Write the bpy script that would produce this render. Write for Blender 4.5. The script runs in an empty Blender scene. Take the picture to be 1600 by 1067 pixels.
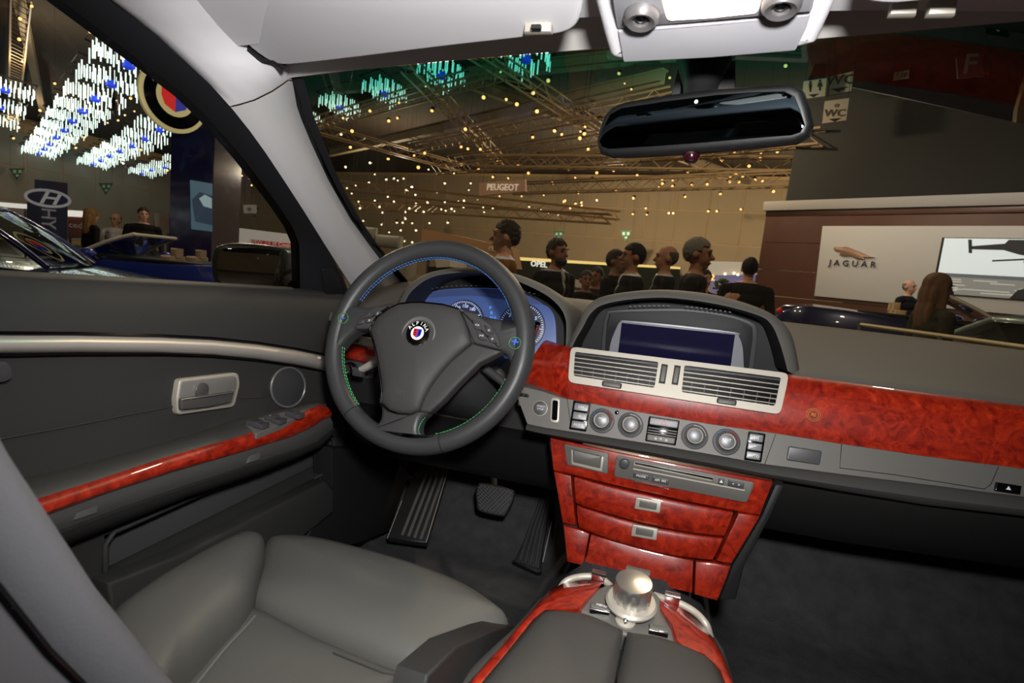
import bpy, bmesh, math, random
from mathutils import Vector, Matrix, Euler
random.seed(7)
SC = bpy.context.scene
COL = SC.collection
# ------------------------------------------------------------------ camera
F = 867.0                       # focal length in pixels of the 1600x1067 frame
EYE = 1.40                      # camera height above the hall floor; all coordinates below are relative to the camera
CX = Vector((0.9554, 0.1300, -0.2652))      # car axes seen from the camera (right, down, forward)
CY = Vector((0.2778, -0.0916, 0.9563))
CZ = Vector((0.1000, -0.9873, -0.1236))
def ray(px, py):
    v = Vector((px - 800.0, py - 533.5, F)) / F
    return Vector((CX.dot(v), CY.dot(v), CZ.dot(v)))
def px(u, v, x=None, y=None, z=None, pl=None):
    """pixel -> point on the plane x=.., y=.., z=.. or on pl=(point, normal), camera-relative metres"""
    r = ray(u, v)
    if x is not None: return r * (x / r.x)
    if y is not None: return r * (y / r.y)
    if z is not None: return r * (z / r.z)
    p, n = pl
    return r * (p.dot(n) / r.dot(n))
cam_d = bpy.data.cameras.new('camera')
cam = bpy.data.objects.new('camera', cam_d); COL.objects.link(cam)
cam_d.sensor_width = 36.0; cam_d.lens = F / 1600 * 36.0; cam_d.clip_start = 0.01; cam_d.clip_end = 200
right = Vector((CX[0], CY[0], CZ[0])); up = -Vector((CX[1], CY[1], CZ[1])); back = -Vector((CX[2], CY[2], CZ[2]))
back.normalize(); right = (right - back * right.dot(back)).normalized(); up = back.cross(right)
cam.matrix_world = Matrix(((right.x, up.x, back.x, 0), (right.y, up.y, back.y, 0), (right.z, up.z, back.z, EYE), (0, 0, 0, 1)))
cam_d.dof.use_dof = True; cam_d.dof.focus_distance = 1.0; cam_d.dof.aperture_fstop = 11.0
SC.camera = cam
vs = SC.view_settings
vs.view_transform = 'Standard'; vs.look = 'None'; vs.gamma = 1.0; vs.use_curve_mapping = False
vs.exposure = 0.0
# ------------------------------------------------------------------ world and lights
W = bpy.data.worlds.new('hall_air'); SC.world = W; W.use_nodes = True
bg = W.node_tree.nodes['Background']; bg.inputs[0].default_value = (0.30, 0.26, 0.22, 1); bg.inputs[1].default_value = 0.05
def light(name, kind, loc, energy, color=(1, 1, 1), size=0.1, look=None, **kw):
    d = bpy.data.lights.new(name, kind); d.energy = energy; d.color = color
    if kind == 'AREA': d.size = size
    else: d.shadow_soft_size = size
    for k, v in kw.items(): setattr(d, k, v)
    o = bpy.data.objects.new(name, d); COL.objects.link(o)
    o.location = Vector(loc) + Vector((0, 0, EYE))
    if look is not None:
        o.rotation_euler = (Vector(look) - Vector(loc)).to_track_quat('-Z', 'Y').to_euler()
    return o
# the photographer's flash, on top of the camera
FLASH = light('camera_flash', 'SPOT', (0.06, -0.01, 0.155), 51, (1.0, 0.985, 0.97), 0.035, look=(-0.22, 1.0, -0.03), spot_size=math.radians(117), spot_blend=0.8)
# hall lamps as point lights, plus fill added over visitors and behind the car
for hx, hy, hz, e in [(-9, 9, 5.0, 430), (0, 15, 4.6, 640), (-16, 30, 4.2, 1100), (-4, 32, 4.0, 1900), (6, 31, 4.0, 1600), (0.5, 3.2, 2.7, 135), (-5, 5.5, 3.2, 110), (-1.5, 8, 3.4, 160), (-4, -9, 4.6, 200), (-24, 16, 5.0, 420), (-38, 24, 5.0, 420), (3, 7, 5.0, 150), (-7, 2, 5.0, 200)]:
    light('hall_lamp_and_fill', 'POINT', (hx, hy, hz), e, (1.0, 0.80, 0.57), 0.12)

# ------------------------------------------------------------------ mesh helpers
def V(*a): return Vector(a)
class MB:
    """collects geometry for ONE mesh object"""
    def __init__(s): s.v = []; s.f = []; s.m = []; s.mi = 0
    def add(s, vs, fs):
        b = len(s.v); s.v += [Vector(v) for v in vs]
        for f in fs: s.f.append([i + b for i in f]); s.m.append(s.mi)
        return s
    def grid(s, rows, cu=False, cv=False, flip=False):
        n, m = len(rows), len(rows[0]); fs = []
        for i in range(n if cu else n - 1):
            for j in range(m if cv else m - 1):
                q = [i * m + j, i * m + (j + 1) % m, ((i + 1) % n) * m + (j + 1) % m, ((i + 1) % n) * m + j]
                fs.append(q[::-1] if flip else q)
        return s.add([p for r in rows for p in r], fs)
    def sheet(s, rows, t):
        """thick sheet: grid rows plus a copy offset by vector(s) t, with rims"""
        n, m = len(rows), len(rows[0])
        back = [[p + t for p in r] for r in rows]
        s.grid(rows); s.grid(back, flip=True)
        ring = lambda R: [R[0][j] for j in range(m)] + [R[i][m - 1] for i in range(1, n)] + [R[n - 1][j] for j in range(m - 2, -1, -1)] + [R[i][0] for i in range(n - 2, 0, -1)]
        s.grid([ring(back), ring(rows)], cv=True)
        return s
    def prism(s, pts, d, bev=0.0, seg=2, both=False, cap=True):
        """polygon pts (front face, seen from the viewer), extruded by vector d away from the viewer, front edge rounded"""
        pts = [Vector(p) for p in pts]; n = len(pts)
        nor = Vector()
        for i in range(n):
            a, b = pts[i], pts[(i + 1) % n]; nor += a.cross(b)
        nor.normalize()
        if nor.dot(d) > 0: pts.reverse(); nor = -nor
        dn = d.normalized(); L = d.length
        def inset(k):
            out = []
            for i in range(n):
                p, a, b = pts[i], pts[i - 1], pts[(i + 1) % n]
                e1 = (p - a).normalized(); e2 = (b - p).normalized()
                n1 = nor.cross(e1); n2 = nor.cross(e2)
                h = n1 + n2
                if h.length < 1e-6: h = n1
                h.normalize(); c = max(0.35, h.dot(n1))
                out.append(p + h * (k / c))
            return out
        loops = []
        if bev > 0:
            for i in range(seg + 1):
                a = math.pi / 2 * i / seg
                loops.append([q + dn * (bev * (1 - math.cos(a))) for q in inset(bev * (1 - math.sin(a)))])
        else: loops.append(pts)
        if both and bev > 0:
            for i in range(seg + 1):
                a = math.pi / 2 * i / seg
                loops.append([q + dn * (L - bev + bev * math.sin(a)) for q in inset(bev * (1 - math.cos(a)))])
        else: loops.append([p + d for p in pts])
        b0 = len(s.v)
        s.grid(loops, cv=True, flip=True)
        if cap:
            s.f.append([b0 + i for i in range(n)]); s.m.append(s.mi)
            e = b0 + (len(loops) - 1) * n
            s.f.append([e + i for i in range(n)][::-1]); s.m.append(s.mi)
        return s
    def dome(s, pts, n, prof, c=None, skirt=None):
        """cushion over a star-shaped outline: prof = (scale, height along n) from the rim to the middle"""
        pts = [Vector(p) for p in pts]; n = Vector(n).normalized()
        c = Vector(c) if c is not None else sum(pts, Vector()) / len(pts)
        nor = sum(((pts[i] - c).cross(pts[(i + 1) % len(pts)] - c) for i in range(len(pts))), Vector())
        if nor.dot(n) < 0: pts = pts[::-1]
        loops = []
        if skirt: loops += [[p - n * skirt for p in pts]]
        for sc, h in prof: loops.append([c + (p - c) * sc + n * h for p in pts])
        return s.rings(loops, cap0=bool(skirt), cap1=True)
    def rings(s, loops, cap0=True, cap1=True):
        n = len(loops[0]); b0 = len(s.v); s.grid(loops, cv=True)
        if cap0: s.f.append([b0 + i for i in range(n)][::-1]); s.m.append(s.mi)
        if cap1:
            e = b0 + (len(loops) - 1) * n; s.f.append([e + i for i in range(n)]); s.m.append(s.mi)
        return s
    def box(s, c, size, R=None, bev=0.0, seg=2):
        c = Vector(c); x, y, z = [k / 2 for k in size]; R = R or Matrix.Identity(3)
        q = [c + R @ Vector(p) for p in ((-x, -y, -z), (x, -y, -z), (x, -y, z), (-x, -y, z))]
        return s.prism(q, R @ Vector((0, 2 * y, 0)), bev, seg, both=bev > 0)
    def tube(s, path, r, seg=8, closed=False, caps=True, flat=None):
        path = [Vector(p) for p in path]; n = len(path); rows = []; pu = None
        for i, p in enumerate(path):
            a = path[i - 1] if (i > 0 or closed) else p
            b = path[(i + 1) % n] if (i < n - 1 or closed) else p
            t = (b - a).normalized()
            if pu is None:
                w = Vector((0, 0, 1)) if abs(t.z) < 0.9 else Vector((1, 0, 0)); pu = t.cross(w).normalized()
            u = (pu - t * pu.dot(t)).normalized(); pu = u; w = t.cross(u)
            rr = r[i] if isinstance(r, (list, tuple)) else r
            fl = flat or 1.0
            rows.append([p + (u * math.cos(2 * math.pi * k / seg) + w * (fl * math.sin(2 * math.pi * k / seg))) * rr for k in range(seg)])
        if closed: s.grid(rows, cu=True, cv=True)
        else: s.rings(rows, caps, caps)
        return s
    def lathe(s, prof, o, ax, seg=24, cap=True):
        """prof: (radius, height along ax) list"""
        o = Vector(o); ax = Vector(ax).normalized()
        u = ax.orthogonal().normalized(); w = ax.cross(u)
        loops = [[o + ax * h + (u * math.cos(2 * math.pi * k / seg) + w * math.sin(2 * math.pi * k / seg)) * max(r, 1e-5) for k in range(seg)] for r, h in prof]
        return s.rings(loops, cap, cap)
    def ball(s, c, rad, seg=12, rings=8, R=None):
        c = Vector(c); rad = Vector(rad) if not isinstance(rad, (int, float)) else Vector((rad,) * 3); R = R or Matrix.Identity(3)
        loops = []
        for i in range(rings + 1):
            a = math.pi * i / rings - math.pi / 2
            rr = max(math.cos(a), 1e-3)
            loops.append([c + R @ Vector((rad.x * rr * math.cos(2 * math.pi * k / seg), rad.y * rr * math.sin(2 * math.pi * k / seg), rad.z * math.sin(a))) for k in range(seg)])
        return s.rings(loops)
    def mesh(s, name, mats, base=Vector(), ang=40, flatshade=False):
        me = bpy.data.meshes.new(name)
        me.from_pydata([v - base for v in s.v], [], s.f)
        for m in (mats if isinstance(mats, (list, tuple)) else [mats]): me.materials.append(m)
        if any(s.m): me.polygons.foreach_set('material_index', s.m)
        me.validate()
        if not flatshade:
            me.polygons.foreach_set('use_smooth', [True] * len(me.polygons))
            me.set_sharp_from_angle(angle=math.radians(ang))
        me.update()
        return me
def basis(o, n, upv=(0, 0, 1)):
    """frame on a surface: x right, z up, y into the surface"""
    n = Vector(n).normalized(); x = (-n).cross(Vector(upv)).normalized(); z = x.cross(-n)
    return Matrix((x, -n, z)).transposed()
_base = {}
def tag(o, label=None, cat=None, group=None, kind=None):
    if label: o['label'] = label
    if cat: o['category'] = cat
    if group: o['group'] = group
    if kind: o['kind'] = kind
    return o
def thing(name, label, cat, base, group=None):
    o = bpy.data.objects.new(name, None); COL.objects.link(o); o.empty_display_size = 0.1
    base = Vector(base); o.location = base + Vector((0, 0, EYE)); _base[o] = base
    return tag(o, label, cat, group)
def part(parent, name, mb, mat, ang=40, label=None, kind=None, flatshade=False):
    b = _base[parent]
    o = bpy.data.objects.new(name, mb.mesh(name, mat, b, ang, flatshade)); COL.objects.link(o); o.parent = parent; _base[o] = b
    return tag(o, label, kind=kind)
def solo(name, mb, mat, label, cat, base=None, group=None, kind=None, ang=40, flatshade=False):
    if base is None:
        mn = [min(v[i] for v in mb.v) for i in range(3)]; mx = [max(v[i] for v in mb.v) for i in range(3)]
        base = Vector(((mn[0] + mx[0]) / 2, (mn[1] + mx[1]) / 2, mn[2]))
    base = Vector(base)
    o = bpy.data.objects.new(name, mb.mesh(name, mat, base, ang, flatshade)); COL.objects.link(o)
    o.location = base + Vector((0, 0, EYE)); _base[o] = base
    return tag(o, label, cat, group, kind)
def copy_tree(o, delta=Vector(), rotz=0.0, parent=None, scale=None):
    c = o.copy(); COL.objects.link(c); c.parent = parent
    if parent is None: c.location = o.location + Vector(delta); c.rotation_euler.z += rotz
    if scale: c.scale = (scale,) * 3
    for ch in [k for k in o.children]: copy_tree(ch, parent=c)
    return c
def apply_mods(mb, mods, name='tmp'):
    """bake modifiers: mods = [(type, {attrs})]; returns a new MB (material slot 0 only)"""
    me = mb.mesh(name, []); o = bpy.data.objects.new(name, me); COL.objects.link(o)
    for t, at in mods:
        md = o.modifiers.new(t, t)
        for k, v in at.items(): setattr(md, k, v)
    bpy.context.view_layer.update()
    ev = o.evaluated_get(bpy.context.evaluated_depsgraph_get()); m2 = ev.to_mesh()
    out = MB(); out.v = [v.co.copy() for v in m2.vertices]; out.f = [list(p.vertices) for p in m2.polygons]; out.m = [p.material_index for p in m2.polygons]
    ev.to_mesh_clear(); bpy.data.objects.remove(o); bpy.data.meshes.remove(me)
    return out
def text_mb(txt, size, o, R, depth=0.001, align='CENTER', bold=0.0, sx=1.0, shear=0.0):
    """lettering as mesh: R columns = right, into surface, up"""
    cu = bpy.data.curves.new('t', 'FONT'); cu.body = txt; cu.size = 1.0; cu.align_x = align; cu.align_y = 'CENTER'; cu.extrude = 0.5; cu.offset = bold; cu.resolution_u = 2; cu.shear = shear
    ob = bpy.data.objects.new('t', cu); COL.objects.link(ob); bpy.context.view_layer.update()
    ev = ob.evaluated_get(bpy.context.evaluated_depsgraph_get()); m2 = ev.to_mesh()
    mb = MB(); o = Vector(o)
    mb.v = [o + R @ Vector((v.co.x * size * sx, -v.co.z * depth, v.co.y * size)) for v in m2.vertices]
    mb.f = [list(p.vertices) for p in m2.polygons]; mb.m = [0] * len(mb.f)
    ev.to_mesh_clear(); bpy.data.objects.remove(ob); bpy.data.curves.remove(cu)
    return mb
def spline(pts, n=8, closed=False):
    """Catmull-Rom through points (any dimension as Vector)"""
    P = [Vector(p) for p in pts]; N = len(P); out = []
    for i in range(N if closed else N - 1):
        g = lambda k: P[k % N] if closed else P[max(0, min(N - 1, k))]
        a, b, c, d = g(i - 1), g(i), g(i + 1), g(i + 2)
        for k in range(n):
            t = k / n
            out.append(0.5 * ((2 * b) + (c - a) * t + (2 * a - 5 * b + 4 * c - d) * t * t + (3 * b - a - 3 * c + d) * t ** 3))
    if not closed: out.append(P[-1])
    return out
def lerp(a, b, t): return a + (b - a) * t
def rrect(w, h, r, n=3):
    """rounded rectangle, 2D points"""
    out = []
    for cx, cy, a0 in ((w / 2 - r, h / 2 - r, 0), (-w / 2 + r, h / 2 - r, 90), (-w / 2 + r, -h / 2 + r, 180), (w / 2 - r, -h / 2 + r, 270)):
        for k in range(n + 1):
            a = math.radians(a0 + 90 * k / n); out.append((cx + r * math.cos(a), cy + r * math.sin(a)))
    return out

# ------------------------------------------------------------------ materials
def srgb(r, g, b):
    f = lambda c: (c / 255 / 12.92) if c / 255 <= 0.04045 else ((c / 255 + 0.055) / 1.055) ** 2.4
    return (f(r), f(g), f(b), 1)
_mats = {}
def mat(name, col, rough=0.5, metal=0.0, bump=None, coat=0.0, emit=None, spec=0.5, vary=None, sheen=0.0, trans=0.0):
    """bump=(scale, strength, distance); vary=(scale, amount): noise on the base colour"""
    if name in _mats: return _mats[name]
    m = bpy.data.materials.new(name); m.use_nodes = True; nt = m.node_tree; b = nt.nodes['Principled BSDF']
    c = srgb(*col) if max(col) > 1.01 else tuple(col) + (1,)
    b.inputs['Base Color'].default_value = c; b.inputs['Roughness'].default_value = rough; b.inputs['Metallic'].default_value = metal
    b.inputs['Specular IOR Level'].default_value = spec; b.inputs['Coat Weight'].default_value = coat; b.inputs['Coat Roughness'].default_value = 0.03
    b.inputs['Sheen Weight'].default_value = sheen
    tc = nt.nodes.new('ShaderNodeTexCoord')
    if emit:
        b.inputs['Emission Color'].default_value = srgb(*emit[0]); b.inputs['Emission Strength'].default_value = emit[1]
    if bump:
        n = nt.nodes.new('ShaderNodeTexNoise'); n.inputs['Scale'].default_value = bump[0]; n.inputs['Detail'].default_value = 3
        bp = nt.nodes.new('ShaderNodeBump'); bp.inputs['Strength'].default_value = bump[1]; bp.inputs['Distance'].default_value = bump[2]
        nt.links.new(tc.outputs['Object'], n.inputs['Vector']); nt.links.new(n.outputs['Fac'], bp.inputs['Height']); nt.links.new(bp.outputs['Normal'], b.inputs['Normal'])
    if vary:
        n = nt.nodes.new('ShaderNodeTexNoise'); n.inputs['Scale'].default_value = vary[0]; n.inputs['Detail'].default_value = 4
        r = nt.nodes.new('ShaderNodeMapRange'); r.inputs['To Min'].default_value = 1 - vary[1]; r.inputs['To Max'].default_value = 1 + vary[1]
        mx = nt.nodes.new('ShaderNodeVectorMath'); mx.operation = 'SCALE'; mx.inputs[0].default_value = c[:3]
        nt.links.new(tc.outputs['Object'], n.inputs['Vector']); nt.links.new(n.outputs['Fac'], r.inputs['Value']); nt.links.new(r.outputs['Result'], mx.inputs['Scale'])
        nt.links.new(mx.outputs['Vector'], b.inputs['Base Color'])
    _mats[name] = m
    return m
def glass(name, tint, refl=0.06, band=None):
    """thin tinted pane: see-through, plus a mirror coat. band=(start, end, colour): shade band from the mesh attribute shade_band (1 at the top edge, 0 at the bottom)"""
    m = bpy.data.materials.new(name); m.use_nodes = True; nt = m.node_tree; nt.nodes.remove(nt.nodes['Principled BSDF'])
    out = nt.nodes['Material Output']; t = nt.nodes.new('ShaderNodeBsdfTransparent'); g = nt.nodes.new('ShaderNodeBsdfGlossy'); mx = nt.nodes.new('ShaderNodeMixShader'); fr = nt.nodes.new('ShaderNodeFresnel')
    g.inputs['Roughness'].default_value = 0.0; fr.inputs['IOR'].default_value = 1.0 + refl * 6
    t.inputs['Color'].default_value = tuple(tint) + (1,)
    nt.links.new(fr.outputs[0], mx.inputs[0]); nt.links.new(t.outputs[0], mx.inputs[1]); nt.links.new(g.outputs[0], mx.inputs[2]); nt.links.new(mx.outputs[0], out.inputs['Surface'])
    if band:
        ge = nt.nodes.new('ShaderNodeAttribute'); ge.attribute_name = 'shade_band'; mr = nt.nodes.new('ShaderNodeMapRange'); cm = nt.nodes.new('ShaderNodeMix'); cm.data_type = 'RGBA'
        mr.inputs['From Min'].default_value = band[0]; mr.inputs['From Max'].default_value = band[1]; mr.interpolation_type = 'SMOOTHSTEP'
        nt.links.new(ge.outputs['Fac'], mr.inputs['Value']); nt.links.new(mr.outputs['Result'], cm.inputs['Factor'])
        cm.inputs['A'].default_value = tuple(tint) + (1,); cm.inputs['B'].default_value = tuple(band[2]) + (1,)
        nt.links.new(cm.outputs['Result'], t.inputs['Color'])
    return m
def burl(name):
    """polished red burl veneer"""
    m = bpy.data.materials.new(name); m.use_nodes = True; nt = m.node_tree; b = nt.nodes['Principled BSDF']; N = nt.nodes.new; L = nt.links.new
    tc = N('ShaderNodeTexCoord')
    wn = N('ShaderNodeTexNoise'); wn.inputs['Scale'].default_value = 12; wn.inputs['Detail'].default_value = 3
    L(tc.outputs['Object'], wn.inputs['Vector'])
    sc = N('ShaderNodeVectorMath'); sc.operation = 'SCALE'; sc.inputs['Scale'].default_value = 0.12; L(wn.outputs['Color'], sc.inputs[0])
    ad = N('ShaderNodeVectorMath'); ad.operation = 'ADD'; L(tc.outputs['Object'], ad.inputs[0]); L(sc.outputs[0], ad.inputs[1])
    vo = N('ShaderNodeTexVoronoi'); vo.inputs['Scale'].default_value = 24; vo.feature = 'SMOOTH_F1'; L(ad.outputs[0], vo.inputs['Vector'])
    ml = N('ShaderNodeMath'); ml.operation = 'MULTIPLY'; ml.inputs[1].default_value = 30; L(vo.outputs['Distance'], ml.inputs[0])
    sn = N('ShaderNodeMath'); sn.operation = 'SINE'; L(ml.outputs[0], sn.inputs[0])
    n2 = N('ShaderNodeTexNoise'); n2.inputs['Scale'].default_value = 60; n2.inputs['Detail'].default_value = 8; n2.inputs['Roughness'].default_value = 0.65; L(ad.outputs[0], n2.inputs['Vector'])
    n3 = N('ShaderNodeTexNoise'); n3.inputs['Scale'].default_value = 420; n3.inputs['Detail'].default_value = 2; L(tc.outputs['Object'], n3.inputs['Vector'])
    a1 = N('ShaderNodeMath'); a1.operation = 'MULTIPLY_ADD'; a1.inputs[1].default_value = 0.045; L(sn.outputs[0], a1.inputs[0]); L(n2.outputs['Fac'], a1.inputs[2])
    a2 = N('ShaderNodeMath'); a2.operation = 'MULTIPLY_ADD'; a2.inputs[1].default_value = 0.22; L(n3.outputs['Fac'], a2.inputs[0]); L(a1.outputs[0], a2.inputs[2])
    cr = N('ShaderNodeValToRGB'); e = cr.color_ramp.elements
    e[0].position = 0.38; e[0].color = srgb(86, 12, 5); e[1].position = 0.90; e[1].color = srgb(186, 58, 25)
    k = cr.color_ramp.elements.new(0.54); k.color = srgb(128, 25, 10); k = cr.color_ramp.elements.new(0.72); k.color = srgb(154, 38, 16)
    L(a2.outputs[0], cr.inputs['Fac']); L(cr.outputs['Color'], b.inputs['Base Color'])
    b.inputs['Roughness'].default_value = 0.35; b.inputs['Coat Weight'].default_value = 1.0; b.inputs['Coat Roughness'].default_value = 0.02; b.inputs['Specular IOR Level'].default_value = 0.35
    return m
M_BURL = burl('red_burl_veneer')
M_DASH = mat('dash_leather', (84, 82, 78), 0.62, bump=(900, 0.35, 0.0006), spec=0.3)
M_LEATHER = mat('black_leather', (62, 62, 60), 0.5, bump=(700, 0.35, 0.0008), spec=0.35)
M_SEAT = mat('seat_leather', (88, 88, 84), 0.5, bump=(500, 0.3, 0.0008), spec=0.35)
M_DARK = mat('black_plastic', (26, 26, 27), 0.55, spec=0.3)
M_GREY = mat('grey_trim_paint', (94, 92, 88), 0.5, metal=0.15, spec=0.35)
M_SILVER = mat('satin_silver', (172, 166, 154), 0.48, metal=0.35)
M_CHROME = mat('bright_chrome', (225, 225, 228), 0.12, metal=1.0)
M_BTN = mat('button_grey', (62, 62, 64), 0.4, spec=0.4)
M_WHITE = mat('white_print', (225, 225, 222), 0.5)
M_LINER = mat('light_grey_cloth', (212, 210, 213), 0.85, bump=(1500, 0.3, 0.0005), spec=0.15)
M_CARPET = mat('dark_carpet', (72, 73, 75), 0.95, bump=(420, 0.9, 0.004), spec=0.1, vary=(26, 0.45))
M_RUBBER = mat('black_rubber', (40, 40, 41), 0.6, spec=0.3)
M_BLACKGLOSS = mat('black_gloss', (8, 8, 10), 0.08, spec=0.5)
# ================================================================== the car: dashboard
def pl(p, n): return (Vector(p), Vector(n).normalized())
PLW = pl((0, 1.03, -0.131), (0, -0.915, 0.40))       # wood strip and centre vents
PLC = pl((0, 0.990, -0.222), (0, -0.95, 0.31))       # climate panel
PLS = pl((0, 0.985, -0.280), (0, -0.995, 0.10))      # lower centre stack
PLB = pl((0, 0.962, -0.465), (0, -0.97, 0.24))       # foot of the stack
def off(P, h): return (P[0] + P[1] * h, P[1])
def pp(P, pts): return [px(u, v, pl=P) for u, v in pts]
def plate(parent, name, P, pts, th, m, proud=0.0, bev=0.001, seg=2, label=None, sm=0, kind=None):
    """flat panel with the outline seen at pts, its face `proud` in front of surface P and th thick"""
    if sm: pts = [(p.x, p.y) for p in spline([Vector((u, v, 0)) for u, v in pts], sm, True)]
    mb = MB().prism(pp(off(P, proud), pts), -P[1] * th, bev, seg)
    return part(parent, name, mb, m, label=label, kind=kind)
def quad(u0, v0, u1, v1, sl=0.0, sh=0.0):
    """pixel box with the horizontals sloping by sl and the uprights leaning by sh"""
    return [(u0, v0), (u1, v0 + sl * (u1 - u0)), (u1 + sh * (v1 - v0), v1 + sl * (u1 - u0)), (u0 + sh * (v1 - v0), v1)]
def cq(c, w, h, sl=0.15, sh=-0.16):
    """pixel box about a centre"""
    u, v = c; a = Vector((w / 2, sl * w / 2)); b = Vector((sh * h / 2, h / 2)); o = Vector((u, v))
    return [tuple(o - a - b), tuple(o + a - b), tuple(o + a + b), tuple(o - a + b)]
def rounded(q, r, n=3):
    """round the corners of a pixel polygon"""
    out = []; N = len(q)
    for i in range(N):
        p, a, b = Vector(q[i]), Vector(q[i - 1]), Vector(q[(i + 1) % N])
        A = p + (a - p).normalized() * min(r, (a - p).length * .45); B = p + (b - p).normalized() * min(r, (b - p).length * .45)
        for k in range(n + 1):
            t = k / n; w = A * (1 - t) ** 2 + p * (2 * t * (1 - t)) + B * t * t; out.append((w.x, w.y))
    return out
def label_text(parent, txt, P, c, hpx, m=M_WHITE, proud=0.0, bold=0.0, sx=1.0, name='lettering', depth=0.0004, lean=0.0):
    """print lettering hpx pixels high at pixel c on surface P"""
    o = px(c[0], c[1], pl=off(P, proud)); k = o.length * hpx / F * 1.35
    R = basis(o, P[1])
    if lean: R = R @ Matrix.Rotation(lean, 3, 'Y')
    return part(parent, name, text_mb(txt, k, o, R, depth, bold=bold, sx=sx), m, flatshade=True)

dash = thing('dashboard', 'grey leather dashboard with glossy red burl wood strip below the windscreen', 'dashboard', (0.1, 1.2, -0.45))
# --- padded top: rows from the wood edge forward to the glass
X0, X1 = -0.70, 0.86
rows = []
sec = [(1.035, -0.142), (1.043, -0.126), (1.075, -0.118), (1.16, -0.100), (1.28, -0.075), (1.40, -0.058), (1.47, -0.052), (1.50, -0.075)]
WELL = [(px(636, 500, y=1.08).x, px(874, 545, y=1.07).x), (px(896, 540, y=1.07).x, px(1228, 575, y=1.07).x)]
for i in range(79):
    x = lerp(X0, X1, i / 78); bow = 0.16 * (x / 0.8) ** 2
    dip = .07 if any(a < x < b for a, b in WELL) else 0          # wells in front of the instruments and the screen
    rows.append([V(x, y - (bow * max(0, (y - 1.10) / 0.4) if y > 1.1 else 0), z - (dip if .9 < y < 1.2 else 0)) for y, z in sec])
mb = MB().grid(rows); part(dash, 'padded_top', mb, M_DASH, 60)
# --- wood strip, right of the wheel
top = [(843, 533.5), (866, 537), (882, 539.5), (895, 541), (980, 551.5), (1060, 562), (1145, 572.5), (1230, 583), (1320, 595), (1400, 606), (1500, 619), (1600, 632), (1720, 648), (2050, 691)]
bot = [(806, 600), (846, 611), (874, 619.5), (890, 624.5), (980, 642), (1055, 655), (1137, 667.5), (1225, 679), (1315, 693.5), (1400, 706.5), (1500, 722), (1600, 733), (1720, 751), (2050, 799)]
rows = []
for i, ((a, b), (c, d)) in enumerate(zip(top, bot)):
    T = px(a, b, pl=PLW); B = px(c, d, pl=PLW); r = []
    turn = [0.055, 0.026, 0.006, 0][i] if i < 4 else 0
    for k in range(11):
        t = k / 10
        h = 0.013 * math.sin(math.pi * (0.06 + 0.94 * t)) ** 0.8 - (0.010 if k == 0 else 0)
        p = lerp(T, B, t) + PLW[1] * h
        p.y += turn * (1 - 0.35 * t)
        r.append(p)
    rows.append(r)
wood = part(dash, 'wood_strip', MB().sheet(rows, V(0, 0.02, -0.004)), M_BURL, 50, 'glossy red burl wood strip')
# maker's gold stamp on the wood
def disc(c, n, r, th, seg=24): return MB().lathe([(r * 0.97, 0), (r, -th * .3), (r, -th)], c, n, seg)
oc = px(1271, 648, pl=off(PLW, 0.0135)); M_GOLD = mat('gold_print', (196, 140, 60), 0.4, metal=0.6)
mb = MB(); R = basis(oc, PLW[1])
for rr in (0.0105, 0.0078): mb.tube([oc + R @ V(rr * math.cos(a * .3142), 0, rr * math.sin(a * .3142)) for a in range(20)], 0.0005, 5, closed=True)
st = part(dash, 'gold_stamp', mb, M_GOLD)
part(st, 'lettering', text_mb('RI', 0.008, oc, R, 0.0006, bold=0.01), M_GOLD, flatshade=True)
# --- centre vents
bez = rounded([(892, 541.5), (1232, 583), (1230, 600), (1219, 647.5), (888, 597), (888.5, 580)], 9)
PV = off(PLW, 0.0175)
VL = [(898.5, 549.5), (1029, 565.5), (1022.4, 606), (896.2, 587)]; VR = [(1069.5, 570.5), (1220.4, 590), (1211, 634), (1065, 612.5)]
# bezel with two real openings, built as bars round them
mb = MB(); fr = pp(PV, bez)
bm = bmesh.new()
def bezel_mesh():
    """flat ring faces: outer outline with two holes via triangle_fill, then extruded"""
    loops = [fr, pp(PV, rounded(VL, 3, 2)), pp(PV, rounded(VR, 3, 2))]
    es = []
    for lp in loops:
        vs_ = [bm.verts.new(p) for p in lp]
        es += [bm.edges.new((vs_[i], vs_[(i + 1) % len(vs_)])) for i in range(len(vs_))]
    bmesh.ops.triangle_fill(bm, use_beauty=True, use_dissolve=False, edges=es, normal=PLW[1])
    ex = bmesh.ops.extrude_face_region(bm, geom=bm.faces[:])
    bmesh.ops.translate(bm, verts=[g for g in ex['geom'] if isinstance(g, bmesh.types.BMVert)], vec=-PLW[1] * 0.016)
    bm.verts.index_update()
    mb.add([v.co.copy() for v in bm.verts], [[v.index for v in f.verts] for f in bm.faces])
bezel_mesh(); bm.free()
vent = part(dash, 'vent_bezel', mb, M_SILVER, 35, 'satin silver bezel round the two centre vents')
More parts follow.
